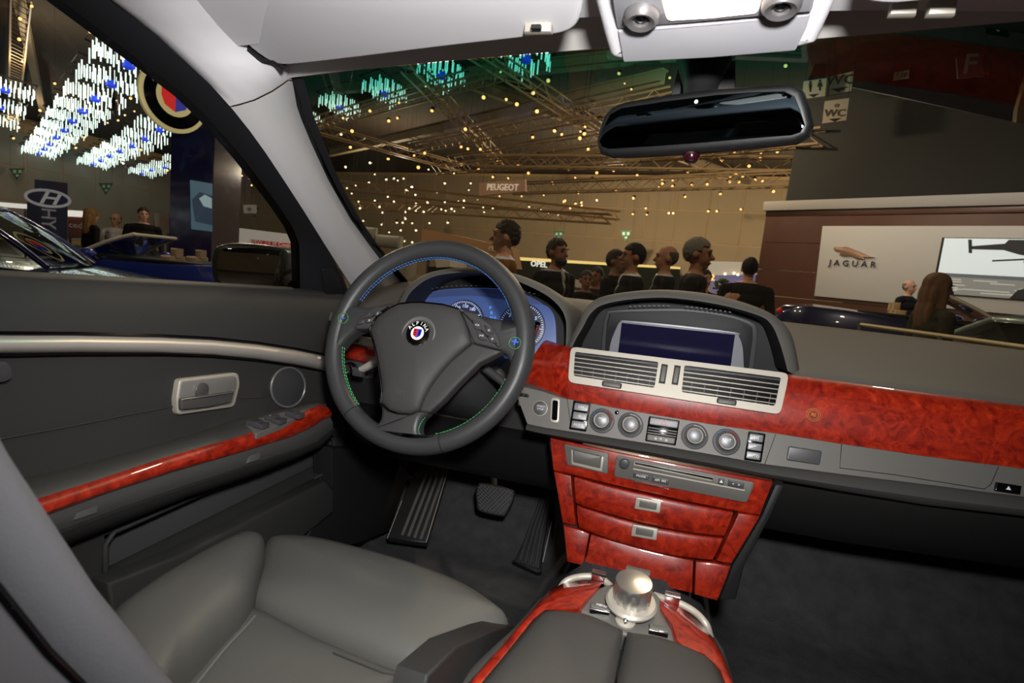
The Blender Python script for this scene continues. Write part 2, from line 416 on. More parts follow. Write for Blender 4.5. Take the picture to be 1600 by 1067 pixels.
for Q, nm in ((VL, 'l'), (VR, 'r')):
    part(vent, 'vent_cavity', MB().prism(pp(off(PLW, 0.0145), Q), -PLW[1] * 0.003), M_BLACKGLOSS)
    a, b, c, d = [Vector(q) for q in Q]
    for k in range(6):                                           # slats
        t = (k + 0.45) / 5.9
        l, r = a.lerp(d, t), b.lerp(c, t); hgt = 1.5 if k else 3.2
        part(vent, 'slat', MB().prism(pp(off(PLW, 0.0172), [(l.x, l.y - hgt * .5), (r.x, r.y - hgt * .5), (r.x, r.y + hgt * .5), (l.x, l.y + hgt * .5)]), -PLW[1] * 0.006, 0.0004), M_SILVER if k else M_BTN)
    for k in range(7):                                           # upright vanes in the lower half
        t = (k + 0.7) / 7.2; e = d.lerp(c, t); s_ = e.lerp(a.lerp(b, t), 0.40)
        part(vent, 'vane', MB().prism(pp(off(PLW, 0.0155), [(e.x - .7, e.y), (e.x + .7, e.y), (s_.x + .7, s_.y), (s_.x - .7, s_.y)]), -PLW[1] * 0.003), M_BTN)
for c in ((1036.5, 584), (1056.6, 586)):
    part(vent, 'wheel_slot', MB().prism(pp(off(PLW, 0.0179), cq(c, 10, 30)), -PLW[1] * 0.003), M_DARK)
    part(vent, 'thumbwheel', MB().prism(pp(off(PLW, 0.021), cq(c, 7.5, 25)), -PLW[1] * 0.005, 0.0018, 3), M_GREY)
for c in ((956, 601), (1135.5, 627.5)):
    part(vent, 'tab_slot', MB().prism(pp(off(PLW, 0.0179), rounded(cq(c, 31, 9), 3)), -PLW[1] * 0.002), M_DARK)
    part(vent, 'slider_tab', MB().prism(pp(off(PLW, 0.021), cq(c, 26, 6)), -PLW[1] * 0.004, 0.001), M_GREY)
# --- grey climate fascia and lip
top = [(800, 598), (846, 609), (883, 621), (990, 641), (1110, 661), (1230, 678), (1315, 692), (1450, 712), (1600, 731), (1720, 749), (2050, 797)]
mid = [(824, 662), (852, 668), (891, 674), (1008, 692), (1110, 709.5), (1195, 725), (1310, 740), (1450, 757), (1600, 776), (1720, 793), (2050, 840)]
PLC2 = off(PLC, 0.002)
rows = [[px(a, b, pl=off(PLC, -0.004)), px(*Vector((a, b)).lerp(Vector((c, d)), .04), pl=PLC2), px(*Vector((a, b)).lerp(Vector((c, d)), .5), pl=PLC2), px(c, d, pl=PLC2)] for (a, b), (c, d) in zip(top, mid)]
fas = part(dash, 'control_fascia', MB().sheet(rows, V(0, 0.03, 0)), M_GREY, 50, 'dark grey metallic fascia')
rows = []
lipb = [(824, 676), (852, 682), (891, 689), (1008, 712), (1110, 731), (1200, 749), (1310, 769), (1450, 792), (1600, 809), (1720, 824), (2050, 867)]
for (a, b), (c, d) in zip(mid, lipb):
    A = px(a, b, pl=PLC2); B = px(c, d, y=0.965)
    rows.append([A + V(0, .012, 0), A, A + V(0, -0.008, -0.003), lerp(A, B, .5) + V(0, -0.012, 0), B + V(0, -0.002, 0.004), B + V(0, 0.012, -0.002), B + V(0, 0.06, 0.004)])
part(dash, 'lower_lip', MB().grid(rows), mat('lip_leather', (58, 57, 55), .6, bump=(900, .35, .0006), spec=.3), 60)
# seams of the glove box lid and fascia
for a, b in (((1212, 678), (1195, 725)), ((886, 622), (893, 672)),):
    part(fas, 'seam', MB().tube(pp(off(PLC, .0022), [a, b]), 0.0005, 5), M_DARK)
part(fas, 'seam', MB().tube(pp(off(PLC, .0022), [(1315, 694), (1312, 731), (1400, 742), (1538, 764), (1548, 757), (1560, 729)]), 0.0006, 5), M_DARK)
def btn(c, w, h, m=M_BTN, P=PLC, proud=.006, name='button', r=2, bev=.0015, **k):
    return part(fas, name, MB().prism(pp(off(P, proud), rounded(cq(c, w, h, **k), r)), -P[1] * .006, bev, 3), m)
btn((1257, 711.5), 52, 22, M_BTN, name='hazard_cover', r=3); btn((1576, 763), 40, 14, M_BLACKGLOSS, name='button', r=2); label_text(fas, '▲', PLC, (1576, 763), 4, proud=.0065)
# start button, key slot
def knob_at(c, r, P=PLC, h=0.010, m=M_BTN, name='knob', parent=None, ring=None):
    o = px(c[0], c[1], pl=P); s = o.length / F * r * 0.95
    k = part(parent or fas, name, MB().lathe([(s, 0.0), (s, h * .75), (s * .93, h * .95), (s * .8, h)], o, P[1], 28), m)
    if ring: part(k, 'ring', MB().lathe([(s * 1.0, 0), (s * 1.13, 0.001), (s * 1.13, 0.003), (s * 1.0, 0.004)], o, P[1], 28), ring)
    return k
sb = knob_at((844.5, 638), 11, h=0.006, name='start_button', ring=M_SILVER)
label_text(sb, 'START\nSTOP', PLC, (844.5, 637), 3.2, proud=.0063)
ks = part(fas, 'key_slot', MB().prism(pp(off(PLC, .005), rounded(cq((867, 641), 14, 39, sh=-.05), 5)), -PLC[1] * .005, .001), M_SILVER)
part(ks, 'slot', MB().prism(pp(off(PLC, .0055), rounded(cq((867, 641), 8.5, 31, sh=-.05), 3)), -PLC[1] * .003), M_BLACKGLOSS)
M_SATIN = mat('satin_button', (112, 112, 114), .42, metal=.3); M_KNOB = mat('knob_satin', (104, 104, 107), .38, metal=.3); M_DISH = mat('knob_dish', (66, 66, 67), .5)
# three-button columns
for c, tx in (((906, 650), ('OFF', 'D', 'AUTO')), ((1179.6, 698), ('[o]', '*', 'AUTO'))):
    f = part(fas, 'button_frame', MB().prism(pp(off(PLC, .0035), rounded(cq(c, 27, 45), 2)), -PLC[1] * .004, .0006), M_BLACKGLOSS)
    for k, t in enumerate(tx):
        cc = (c[0] - (k - 1) * 13.6 * -0.16 * -1 + 0, c[1] + (k - 1) * 13.8)
        cc = (c[0] + (k - 1) * 13.8 * -0.16, c[1] + (k - 1) * 13.8)
        b = part(f, 'button', MB().prism(pp(off(PLC, .006), rounded(cq(cc, 22, 11.5), 1.5)), -PLC[1] * .004, .0012, 3), M_SATIN)
        label_text(f, t, PLC, cc, 4, proud=.0063)
# knobs with coloured scales
M_BLUE = mat('blue_print', (70, 135, 215), 0.5); M_RED = mat('red_print', (205, 40, 46), 0.5)
def arc(parent, c, r0, a0, a1, m, P=PLC, h=.0038):
    o = px(c[0], c[1], pl=off(P, h)); R = basis(o, P[1]); s = o.length / F * r0
    part(parent, 'scale_mark', MB().tube([o + R @ V(s * math.cos(math.radians(a0 + (a1 - a0) * k / 10)), 0, s * math.sin(math.radians(a0 + (a1 - a0) * k / 10))) for k in range(11)], .0017, 6, flat=.35), m)
for c, kind, tx in (((940.5, 657.5), 't', 'MAX'), ((985, 664), 'f', '='), ((1085, 681.5), 'f', ''), ((1134.6, 690.5), 't', 'REST')):
    o = px(c[0], c[1], pl=PLC); s = o.length / F * 19
    w = part(fas, 'knob_recess', MB().lathe([(s, 0), (s, .0028), (s * .93, .0036), (0.5 * s, .0036)], o, PLC[1], 32), M_DISH)
    if kind == 't': arc(w, c, 15.8, 172, 98, M_BLUE); arc(w, c, 15.8, 82, 8, M_RED)
    else: arc(w, c, 15.8, 100, 10, M_WHITE)
    part(w, 'knob_collar', MB().lathe([(s * .80, .003), (s * .80, .0044), (s * .6, .0046)], o, PLC[1], 32), M_DARK)
    k = knob_at(c, 11.8, h=.016, parent=w, m=M_KNOB)
    part(k, 'rim', MB().lathe([(s * .60, .012), (s * .615, .0150), (s * .575, .0160), (s * .54, .0155)], o, PLC[1], 28), M_SILVER)
    if tx: label_text(w, tx, PLC, (c[0] + 1, c[1] - 3), 4.2, proud=.0165)
knob_at((964, 644.6), 3.4, h=.004, m=M_BLACKGLOSS, name='sensor')
# hazard block between the knobs
f = part(fas, 'hazard_panel', MB().prism(pp(off(PLC, .004), rounded(cq((1035, 673), 48, 39), 2)), -PLC[1] * .004, .0006), M_BLACKGLOSS)
h_ = part(f, 'hazard_button', MB().prism(pp(off(PLC, .0075), rounded(cq((1037.3, 660.5), 44, 11), 2)), -PLC[1] * .005, .0015, 3), mat('satin_grey', (128, 126, 126), .5, metal=.2))
label_text(h_, '△', PLC, (1037.3, 660.5), 7, mat('red_mark', (170, 40, 40), .5), proud=.0077)
for k in range(3): part(f, 'grille_bar', MB().prism(pp(off(PLC, .0065), cq((1035.4 - k * .7, 671 + k * 4), 45, 2.0)), -PLC[1] * .003, .0005), M_GREY)
part(f, 'button', MB().prism(pp(off(PLC, .0075), rounded(cq((1032.7, 686), 44, 10), 2)), -PLC[1] * .005, .0015, 3), M_GREY)
label_text(f, 'o  =  o', PLC, (1032.7, 686), 5, proud=.0077)
# --- lower stack in wood
up_ = [(859, 684), (960, 706), (1060, 726), (1209, 753), (1197, 782), (1188, 805), (1150, 799), (1085, 786), (1017, 771), (950, 756), (894, 742), (864, 735)]
plate(dash, 'stack_panel', PLS, up_, .03, M_BURL, bev=.003, label='red burl panel round the radio')
plate(dash, 'pillar_panel', PLS, [(865, 737), (892, 743.5), (900, 822), (879, 817)], .03, M_BURL, .001, .003)
plate(dash, 'pillar_panel', PLS, [(1154, 802), (1188, 807), (1167, 842), (1143, 881), (1119, 877)], .03, M_BURL, .001, .003)
def bulge_plate(parent, name, P, q, m, bulge, label=None):
    """drawer front bowed outwards: q = top edge list, bottom edge list (pixels)"""
    rows = []
    n = len(q[0])
    for i, (a, b) in enumerate(zip(*q)):
        A, B = px(*a, pl=P), px(*b, pl=P); t = i / (n - 1); e = bulge * math.sin(math.pi * t) ** .7
        rows.append([lerp(A, B, s) + P[1] * (e + .005 * math.sin(math.pi * min(1, max(0, s))) ** .5 - .004) for s in (0, .03, .1, .25, .5, .75, .9, .97, 1)])
    return part(parent, name, MB().sheet(rows, -P[1] * .03), m, 50, label)
def edge(pts, n=10): return [(p.x, p.y) for p in [spline([Vector((u, v, 0)) for u, v in pts], 12)[int(k * (12 * (len(pts) - 1)) / n)] for k in range(n + 1)]]
d1 = bulge_plate(dash, 'drawer', PLS, (edge([(897, 745.5), (960, 761), (1030, 776), (1090, 789), (1146, 801)]), edge([(900, 787.5), (950, 801), (1010, 817), (1075, 830), (1131, 838.5)])), M_BURL, .010)
d2 = bulge_plate(dash, 'drawer', PLS, (edge([(901, 790.5), (950, 804), (1010, 820), (1075, 833), (1129, 842)]), edge([(904, 824.5), (950, 840), (1000, 855), (1055, 867), (1113, 876)])), M_BURL, .010)
for d, c in ((d1, (1012.5, 789.5)), (d2, (1007, 832))):
    f = plate(d, 'handle_frame', off(PLS, .013), rounded(cq(c, 40, 18, sl=.18), 2), .006, M_SILVER, .002, .0015)
    plate(d, 'handle_flap', off(PLS, .014), rounded(cq(c, 27, 10, sl=.18), 1.5), .004, M_GREY, .003, .001)
# foot of the stack, with lid
plate(dash, 'foot_panel', PLB, [(880, 821), (903, 827), (921, 834), (911, 884), (886, 878)], .03, M_BURL, 0, .003)
plate(dash, 'ashtray_lid', PLB, [(923, 835), (960, 846), (1000, 857), (1050, 869), (1084, 876), (1082, 927), (1040, 918), (970, 902), (913, 884)], .03, M_BURL, .001, .003)
plate(dash, 'foot_panel', PLB, [(1087, 877), (1118, 880), (1142, 885), (1135, 905), (1121, 939), (1085, 929)], .03, M_BURL, 0, .003)
# radio
PR = off(PLS, .001)
rad = plate(dash, 'radio_plate', PLS, rounded([(963, 711.5), (1180, 754), (1167, 785), (1158, 784), (959, 744.5)], 5), .01, M_GREY, .003, .001, label='grey radio plate with disc slot')
plate(rad, 'slot_trim', off(PLS, .003), [(991, 721), (1115, 746.5), (1112, 752), (990, 727)], .004, M_SILVER, .0012, .0006)
plate(rad, 'disc_slot', off(PLS, .003), [(992, 722), (1114, 747), (1113.5, 749.5), (992, 724.8)], .004, M_BLACKGLOSS, .0017, 0)
knob_at((976, 723.5), 7.5, off(PLS, .003), .009, M_BTN, parent=rad, name='volume_knob')
for c, w, t in (((1001.5, 744), 24, 'MODE'), ((1031.5, 751), 26, 'AM  FM')):
    plate(rad, 'button', off(PLS, .003), rounded(cq(c, w, 8, sl=.2), 1), .004, M_BTN, .002, .0008); label_text(rad, t, PLS, c, 3.6, proud=.0053)
for c, w, t in (((1127, 752.5), 9, '▲'), ((1150, 757), 25, '<   >')):
    plate(rad, 'button', off(PLS, .003), rounded(cq(c, w, 9.5, sl=.2), 1), .004, M_BTN, .002, .0008); label_text(rad, t, PLS, c, 4, proud=.0053)
plate(rad, 'chrome_line', off(PLS, .003), [(989.5, 731.5), (1164, 765.2), (1163.6, 767.2), (989.3, 733.5)], .002, M_SILVER, .0010, 0)
plate(rad, 'chrome_line', off(PLS, .003), [(990, 752.5), (1045, 763.5), (1045, 765), (990, 754)], .002, M_CHROME, .0008, 0)
# small compartment left of the radio
cp = plate(dash, 'compartment_frame', PLS, rounded([(881, 694), (951, 708.5), (949.5, 741), (886, 726)], 3), .01, M_GREY, .003, .0012)
plate(cp, 'chrome_edge', off(PLS, .003), [(892.5, 703), (943.5, 714), (940.5, 737), (893, 725.5)], .003, M_SILVER, .001, .0008)
plate(cp, 'flap', off(PLS, .003), rounded([(895, 703), (940, 713), (937.5, 732), (895, 722)], 2), .008, M_GREY, .005, .0025)
# dark sides of the stack down to the tunnel
for s_, pts in ((-1, [(857, 690), (864, 736), (878, 818), (886, 880), (915, 884), (903, 826), (893, 742), (872, 690)]), (1, [(1212, 756), (1190, 806), (1144, 884), (1124, 938), (1150, 938), (1163, 884), (1205, 806), (1226, 758)])):
    part(dash, 'stack_side', MB().prism(pp(off(PLS, -.012), pts), V(0, .25, 0), .004), M_DARK)
# --- screen and its hood
PT = pl((0, 1.135, -0.10), (0, -1.0, -0.04))
hin = [(892, 552), (898, 535), (911, 512), (923, 491), (942, 477), (985, 468.5), (1045, 466), (1120, 476), (1180, 492), (1204, 507), (1219, 540), (1230, 580)]
hout = [(884, 552), (890, 533), (903, 504), (917, 480), (938, 466), (985, 457), (1045, 454.5), (1120, 463), (1182, 481), (1216, 499), (1237, 526), (1250, 588)]
def smooth_px(pts, n=6): return [(p.x, p.y) for p in spline([Vector((u, v, 0)) for u, v in pts], n)]
hin, hout = smooth_px(hin), smooth_px(hout)
def hood(inner, outer, yf, yb, zdrop, xc):
    """visor shell: inner cave, rounded lip, outer skin running forward into the dash top"""
    rows = []; inner_ = []
    for (a, b), (c, d) in zip(inner, outer):
        I = px(a, b, y=yf); O = px(c, d, y=yf + .022); m_ = lerp(I, O, .5)
        cave = px(a, b, y=yf) + V(0, (1.16 - yf), 0); cave.x = lerp(cave.x, xc, .03); cave.z -= .006
        end = V(lerp(O.x, xc, .05), yb, min(O.z - zdrop * 0.3, -.085 + .2 * max(0, O.z + .1)))
        inner_.append([cave, lerp(I, cave, .4), I + V(0, .004, 0), I + V(0, -.003, .001)])
        rows.append([I + V(0, -.003, .001), m_ + V(0, -.012, 0), O + V(0, -.006, 0), O + V(0, .01, .002), lerp(O, end, .35) + V(0, 0, .006), lerp(O, end, .7) + V(0, 0, .002), end])
    return MB().grid(rows), MB().grid(inner_)
_h, _i = hood(hin, hout, 1.055, 1.36, .05, px(1060, 500, y=1.08).x)
_h = part(dash, 'screen_hood', _h, M_DASH, 70, 'arched leather hood over the centre screen'); part(_h, 'hood_lining', _i, M_DARK, 70)
plate(dash, 'screen_surround', PT, [(892, 545), (905, 515), (930, 480), (985, 462), (1045, 460), (1120, 470), (1190, 492), (1212, 515), (1228, 600), (895, 565)], .03, M_DARK, -.004, 0)
plate(dash, 'screen_frame', PT, smooth_px([(938, 560), (941, 520), (946, 492), (960, 484), (1060, 481), (1130, 489), (1176, 503), (1184, 520), (1180, 560), (1175, 590)]), .01, mat('frame_plastic', (58, 58, 60), .5), .000, .003)
plate(dash, 'screen_recess', PT, smooth_px([(945, 560), (947, 522), (951, 496), (963, 489), (1060, 486), (1130, 494), (1170, 507), (1176, 522), (1172, 560), (1168, 590)]), .008, M_DARK, .002, .001)
sb_ = plate(dash, 'screen_bezel', PT, smooth_px([(950, 560), (954, 535), (962, 514), (969, 502.5), (978, 500.8), (1060, 508), (1148, 519), (1155, 526), (1161, 545), (1163, 590)]), .01, mat('screen_grey', (132, 133, 140), .4, metal=.2), .006, .0015)
M_SCREEN = mat('screen_glass', (16, 16, 34), .12, emit=((22, 19, 56), .3))
plate(dash, 'screen', PT, [(971.5, 504.5), (1148.5, 523), (1140, 585), (964, 565)], .005, M_SCREEN, .0075, 0, label='dark blue wide screen')
mb = MB()
for k in range(22):
    if 9 <= k <= 11: continue
    u = 985 + k * 7.4; v = 476 + .00052 * (u - 1030) ** 2 + max(0, u - 1060) * .045
    mb.box(px(u, v + 1.5, y=1.10), (.004, .004, .0016))
part(dash, 'defroster_slot', mb, M_GREY, kind='stuff')
# --- instrument cluster and its hood
cin = smooth_px([(624, 500), (633, 474), (648, 452), (680, 432.5), (735, 426.5), (788, 433.5), (832, 450), (866, 471), (884, 499), (884, 545)])
cout = smooth_px([(616, 500), (625, 470), (640, 446), (676, 425), (735, 419), (790, 426), (836, 441), (872, 462), (892, 492), (893, 545)])
_h, _i = hood(cin, cout, 1.055, 1.36, .05, px(755, 480, y=1.08).x)
_h = part(dash, 'cluster_hood', _h, M_DASH, 70, 'arched leather hood over the instruments'); part(_h, 'hood_lining', _i, M_DARK, 70)
PI = pl((-.30, 1.13, -0.08), (-.03, -0.96, 0.25))
plate(dash, 'cluster_backing', PI, [(628, 560), (634, 480), (656, 446), (735, 428), (830, 450), (870, 475), (885, 510), (885, 570)], .03, M_DARK, -.006, 0)
M_CLU = mat('cluster_face', (64, 82, 130), .35, emit=((70, 98, 160), .24))
M_CLUD = mat('cluster_dial', (38, 42, 60), .4, emit=((44, 54, 90), .18))
M_LIT = mat('lit_print', (200, 220, 255), .5, emit=((190, 205, 240), .45))
M_CYAN = mat('cyan_print', (90, 170, 255), .5, emit=((80, 160, 255), .5))
clu = plate(dash, 'cluster_face', PI, smooth_px([(655, 560), (656, 500), (658, 464), (670, 457), (704, 451), (770, 450), (820, 460), (846, 474), (860, 483), (868, 504), (869, 560)]), .004, M_CLU, 0, .001, label='lit blue instrument panel')
plate(clu, 'upper_edge', PI, smooth_px([(659, 466), (670, 458), (704, 452.5), (770, 451.5), (820, 461), (846, 475), (800, 470), (740, 462), (700, 463)]), .003, mat('cluster_brow', (62, 74, 116), .35, emit=((60, 80, 140), .1)), .001, 0)
def dial(c, r, nums, a0, a1):
    o = px(c[0], c[1], pl=PI); R = basis(o, PI[1]); s = o.length / F * r
    d = part(clu, 'dial', MB().lathe([(s, 0), (s, .003), (s * .97, .004), (s * .6, .002)], o, PI[1], 40), M_CLUD)
    mb = MB(); n = 6 * (len(nums) - 1)
    for k in range(n + 1):
        a = math.radians(lerp(a0, a1, k / n)); L = .16 if k % 6 == 0 else .08
        q = o + R @ V(math.cos(a) * s * (.94 - L / 2), -.0043, math.sin(a) * s * (.94 - L / 2))
        mb.box(q, (s * L, .0006, s * .020), R @ Matrix.Rotation(-a, 3, 'Y'))
    part(d, 'tick_marks', mb, M_LIT, flatshade=True, kind='stuff')
    for k, t in enumerate(nums):
        a = math.radians(lerp(a0, a1, k / (len(nums) - 1)))
        q = o + R @ V(math.cos(a) * s * .70, -.0045, math.sin(a) * s * .70)
        part(d, 'numeral', text_mb(t, s * .20, q, R, .0005), M_LIT, flatshade=True)
    part(d, 'inner_disc', MB().lathe([(s * .48, .001), (s * .48, .0046), (s * .44, .005)], o, PI[1], 32), mat('dial_hub', (96, 92, 50), .4))
dial((723.5, 503), 35, ['30', '60', '90', '120', '150', '180', '210', '240', '270'], 215, -35)
dial((815, 511), 38, ['0', '1', '2', '3', '4', '5', '6', '7'], 215, -35)
for i, (t, c) in enumerate((('R', (768, 489)), ('N F', (770, 497)), ('D M', (771, 505)), ('P', (766, 481)))): label_text(clu, t, PI, c, 5, M_CYAN, proud=.001)
mb = MB()
for k in range(24):
    u = 668 + k * 7.6; v = 446 + .0013 * (u - 735) ** 2
    mb.box(px(u, v, y=1.11), (.003, .004, .0014))
part(dash, 'defroster_slot', mb, M_GREY, kind='stuff')
# --- left end: wood, light switch, left of the column
rows = []
for a, b, c, d in ((500, 530, 500, 556), (540, 537, 538, 561), (585, 545, 583, 572), (640, 553, 640, 581), (700, 562, 700, 590)):
    A, B = px(a, b, y=1.10), px(c, d, y=1.085)
    rows.append([A + V(0, .01, 0), lerp(A, B, .15), lerp(A, B, .5) + V(0, -.006, 0), lerp(A, B, .85), B + V(0, .01, 0)])
part(dash, 'wood_strip', MB().sheet(rows, V(0, .02, 0)), M_BURL, 50)
rows = [[px(u, v0, y=1.105), px(u + 1, v0 + 12, y=1.095)] for u, v0 in ((500, 518), (560, 526), (640, 540))]
part(dash, 'silver_strip', MB().sheet(rows, V(0, .015, 0)), M_SILVER)
part(dash, 'slider_tab', MB().prism([px(u, v, y=1.09) for u, v in cq((549, 532), 17, 5, .14, 0)], V(0, .006, 0), .001), M_GREY)
# left lower fascia behind the wheel
rows = []
for u0 in (470, 540, 620, 700, 800, 850, 930):
    A = px(u0, 556 + (u0 - 500) * .15, y=1.10); r = [A]
    for y, dz in ((1.085, .025), (1.08, .06), (1.075, .085), (1.09, .10), (1.10, .12), (1.13, .20), (1.22, .255), (1.40, .27)): r.append(V(A.x, y, A.z - dz))
    rows.append(r)
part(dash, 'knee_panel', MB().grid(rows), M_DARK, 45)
ls = part(dash, 'light_switch_plate', MB().prism([px(u, v, y=1.078) for u, v in [(533, 563), (560, 566), (584, 573), (584, 592), (533, 590)]], V(0, .02, 0), .002), M_BTN)
o = px(547, 577, y=1.072)
part(ls, 'switch_ring', MB().lathe([(.0165, -.004), (.0165, .003), (.013, .006), (.009, .006)], o, (0, -1, .2), 28), M_BLACKGLOSS)
part(ls, 'switch_knob', MB().lathe([(.011, 0), (.011, .012), (.009, .015), (0.002, .015)], o, (0, -1, .2), 28), M_CHROME)
# right lower panel above the passenger footwell
rows = []
for a, b in ((1205, 752), (1310, 770), (1450, 792), (1600, 810), (1720, 825), (2100, 870)):
    A = px(a, b, y=.985); rows.append([A, A + V(0, .02, -.015), A + V(0, .07, -.05), A + V(0, .16, -.11), A + V(0, .30, -.20), A + V(0, .50, -.27), A + V(0, .70, -.28)])
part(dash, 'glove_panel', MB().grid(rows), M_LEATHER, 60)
# ================================================================== steering wheel
WC = Vector((-0.397, 0.879, -0.137)); wt = math.radians(20)
WN = Vector((0, -math.cos(wt), math.sin(wt))); WU = Vector((1, 0, 0)); WV = Vector((0, math.sin(wt), math.cos(wt)))
WR = 0.175
def wpl(h): return (WC + WN * h, WN)
def wp(pts, h=0.0): return pp(wpl(h), pts)
def wpt(a, r, h=0.0): a = math.radians(a); return WC + WU * (r * math.cos(a)) + WV * (r * math.sin(a)) + WN * h
M_RIM = mat('rim_leather', (53, 54, 55), .42, bump=(800, .25, .0006), spec=.4)
M_PAD = mat('airbag_plastic', (60, 60, 59), .55, bump=(1500, .3, .0004), spec=.3)
wheel = thing('steering_wheel', 'black leather steering wheel with blue and green stitching and round crest', 'steering wheel', WC + V(0, 0, -.19))
mb = MB(); rows = []
for k in range(96):
    a = 360 * k / 96; c = wpt(a, WR); d = (c - WC).normalized()
    fat = .0165 + .0015 * math.exp(-((a - 350) % 360 - 0) ** 2 / 900)
    rows.append([c + d * (fat * math.cos(2 * math.pi * j / 16)) + WN * (fat * 1.08 * math.sin(2 * math.pi * j / 16)) for j in range(16)])
rim = part(wheel, 'rim', mb.grid(rows, cu=True, cv=True), M_RIM, 80)
for a in (233, 293):                                              # leather joints
    c = wpt(a, WR); d = (c - WC).normalized()
    part(rim, 'leather_joint', MB().tube([c + d * (.0168 * math.cos(t * .3142)) + WN * (.0181 * math.sin(t * .3142)) for t in range(20)], .0007, 5, closed=True), M_DARK)
def sm2(pts, n=5): return [(p.x, p.y) for p in spline([Vector((u, v, 0)) for u, v in pts], n, True)]
# spokes: leather-covered arms
part(wheel, 'spoke', MB().prism(wp(sm2([(520, 480), (548, 476), (575, 478), (622, 474), (640, 520), (600, 535), (575, 514), (556, 516), (540, 528), (523, 545), (512, 520)]), .0135), -WN * .028, .010, 4), M_RIM, 60)
part(wheel, 'spoke', MB().prism(wp(sm2([(700, 480), (728, 486), (760, 502), (790, 514), (826, 500), (822, 545), (800, 575), (788, 552), (745, 540), (700, 535)]), .0135), -WN * .028, .010, 4), M_RIM, 60)
part(wheel, 'spoke', MB().prism(wp(sm2([(592, 618), (594, 640), (592, 655), (584, 664), (572, 668), (580, 690), (640, 702), (690, 690), (672, 685), (658, 682), (653, 671), (657, 655), (668, 640), (640, 610)]), .013), -WN * .026, .010, 4), M_RIM, 60)
# lower right trim arm
part(wheel, 'spoke_trim', MB().prism(wp([(738, 536), (760, 542), (784.5, 548.5), (770, 556), (748, 567), (714, 601), (691, 626), (671, 644), (655, 643), (660, 622), (678, 594), (702, 565)], .019), -WN * .022, .004, 3), M_PAD, 50)
part(wheel, 'spoke_trim', MB().prism(wp(rounded([(577, 513), (552, 514), (558, 497), (585, 478), (612, 477)], 4), .018), -WN * .02, .004, 3), M_PAD, 50)
part(wheel, 'spoke_trim', MB().prism(wp(rounded([(718, 484), (740, 488), (767, 506), (778, 525), (784, 547), (740, 536), (727, 505)], 4), .018), -WN * .02, .004, 3), M_PAD, 50)
# airbag cover
pad = [(577.6, 514), (589, 495), (608, 481.5), (621.5, 475.5), (640, 473), (657.5, 472.5), (691, 476), (716, 483), (725, 500), (731, 518), (735, 535), (718, 550), (702.5, 565), (689, 580), (677.8, 594.5), (669, 608), (662, 621.5), (654, 640), (640, 646), (621.5, 645), (608, 640.6), (594.5, 629), (597, 612), (595, 592), (592, 574), (588, 552), (584, 535)]
o3 = wp(pad, .026); cpad = px(655, 540, pl=wpl(.026))
ab = part(wheel, 'airbag_cover', MB().dome(o3, WN, [(1, -.008), (1, -.003), (.985, 0), (.95, .003), (.8, .006), (.6, .009), (.3, .011), (.05, .0115)], cpad, .03), M_PAD, 50)
part(wheel, 'shadow_gap', MB().tube(wp(pad, .019), .0022, 6, closed=True), M_BLACKGLOSS)
label_text(ab, 'SRS', wpl(0), (625, 614), 8, mat('embossed', (66, 67, 67), .6), proud=.0345, name='embossed_letters')
# crest
PE = wpl(.0375); oc = px(653, 521, pl=PE); Rw = basis(oc, WN); s = .0245
part(ab, 'emblem_dish', MB().lathe([(s * 1.26, -.006), (s * 1.24, -.0012), (s * 1.18, -.0006), (s * .9, -.0030)], oc, WN, 40), mat('dish_plastic', (96, 95, 93), .4))
em = part(ab, 'emblem', MB().lathe([(s * .86, -.004), (s * .86, .0005), (s * .82, .002), (s * .4, .0025)], oc, WN, 40), M_BLACKGLOSS)
part(em, 'chrome_ring', MB().lathe([(s * .86, 0), (s * .875, .0014), (s * .84, .0022), (s * .81, .0015)], oc, WN, 40), M_CHROME)
part(em, 'white_disc', MB().lathe([(s * .48, 0), (s * .48, .0028), (s * .44, .003), (.0005, .003)], oc, WN, 32), mat('enamel_white', (235, 235, 238), .25))
for i, ch in enumerate('ALPINA'):
    a = math.radians(152 - i * 25); q = oc + Rw @ V(s * .70 * math.cos(a), -.003, s * .70 * math.sin(a))
    part(em, 'letter', text_mb(ch, s * .34, q, Rw @ Matrix.Rotation(math.pi / 2 - a, 3, 'Y'), .0004, bold=.012), M_WHITE, flatshade=True)
for sgn, col, nm in ((-1, (205, 20, 30), 'red'), (1, (30, 50, 190), 'blue')):
    sh = [(0, .29), (.29, .29), (.29, -.05), (.22, -.21), (0, -.33)]
    part(em, 'shield_half', MB().prism([oc + Rw @ V(sgn * x * s, -.0036, z * s) for x, z in sh], WN * -.001), mat('enamel_' + nm, col, .25), label=nm + ' half of the crest')
mb = MB()
for k in range(3): mb.box(oc + Rw @ V(-.17 * s, -.0038, (.18 - k * .16) * s), (.2 * s, .0006, .05 * s), Rw)
mb.box(oc + Rw @ V(.17 * s, -.0038, .02 * s), (.08 * s, .0006, .4 * s), Rw)
part(em, 'crest_mark', mb, M_BLACKGLOSS, flatshade=True)
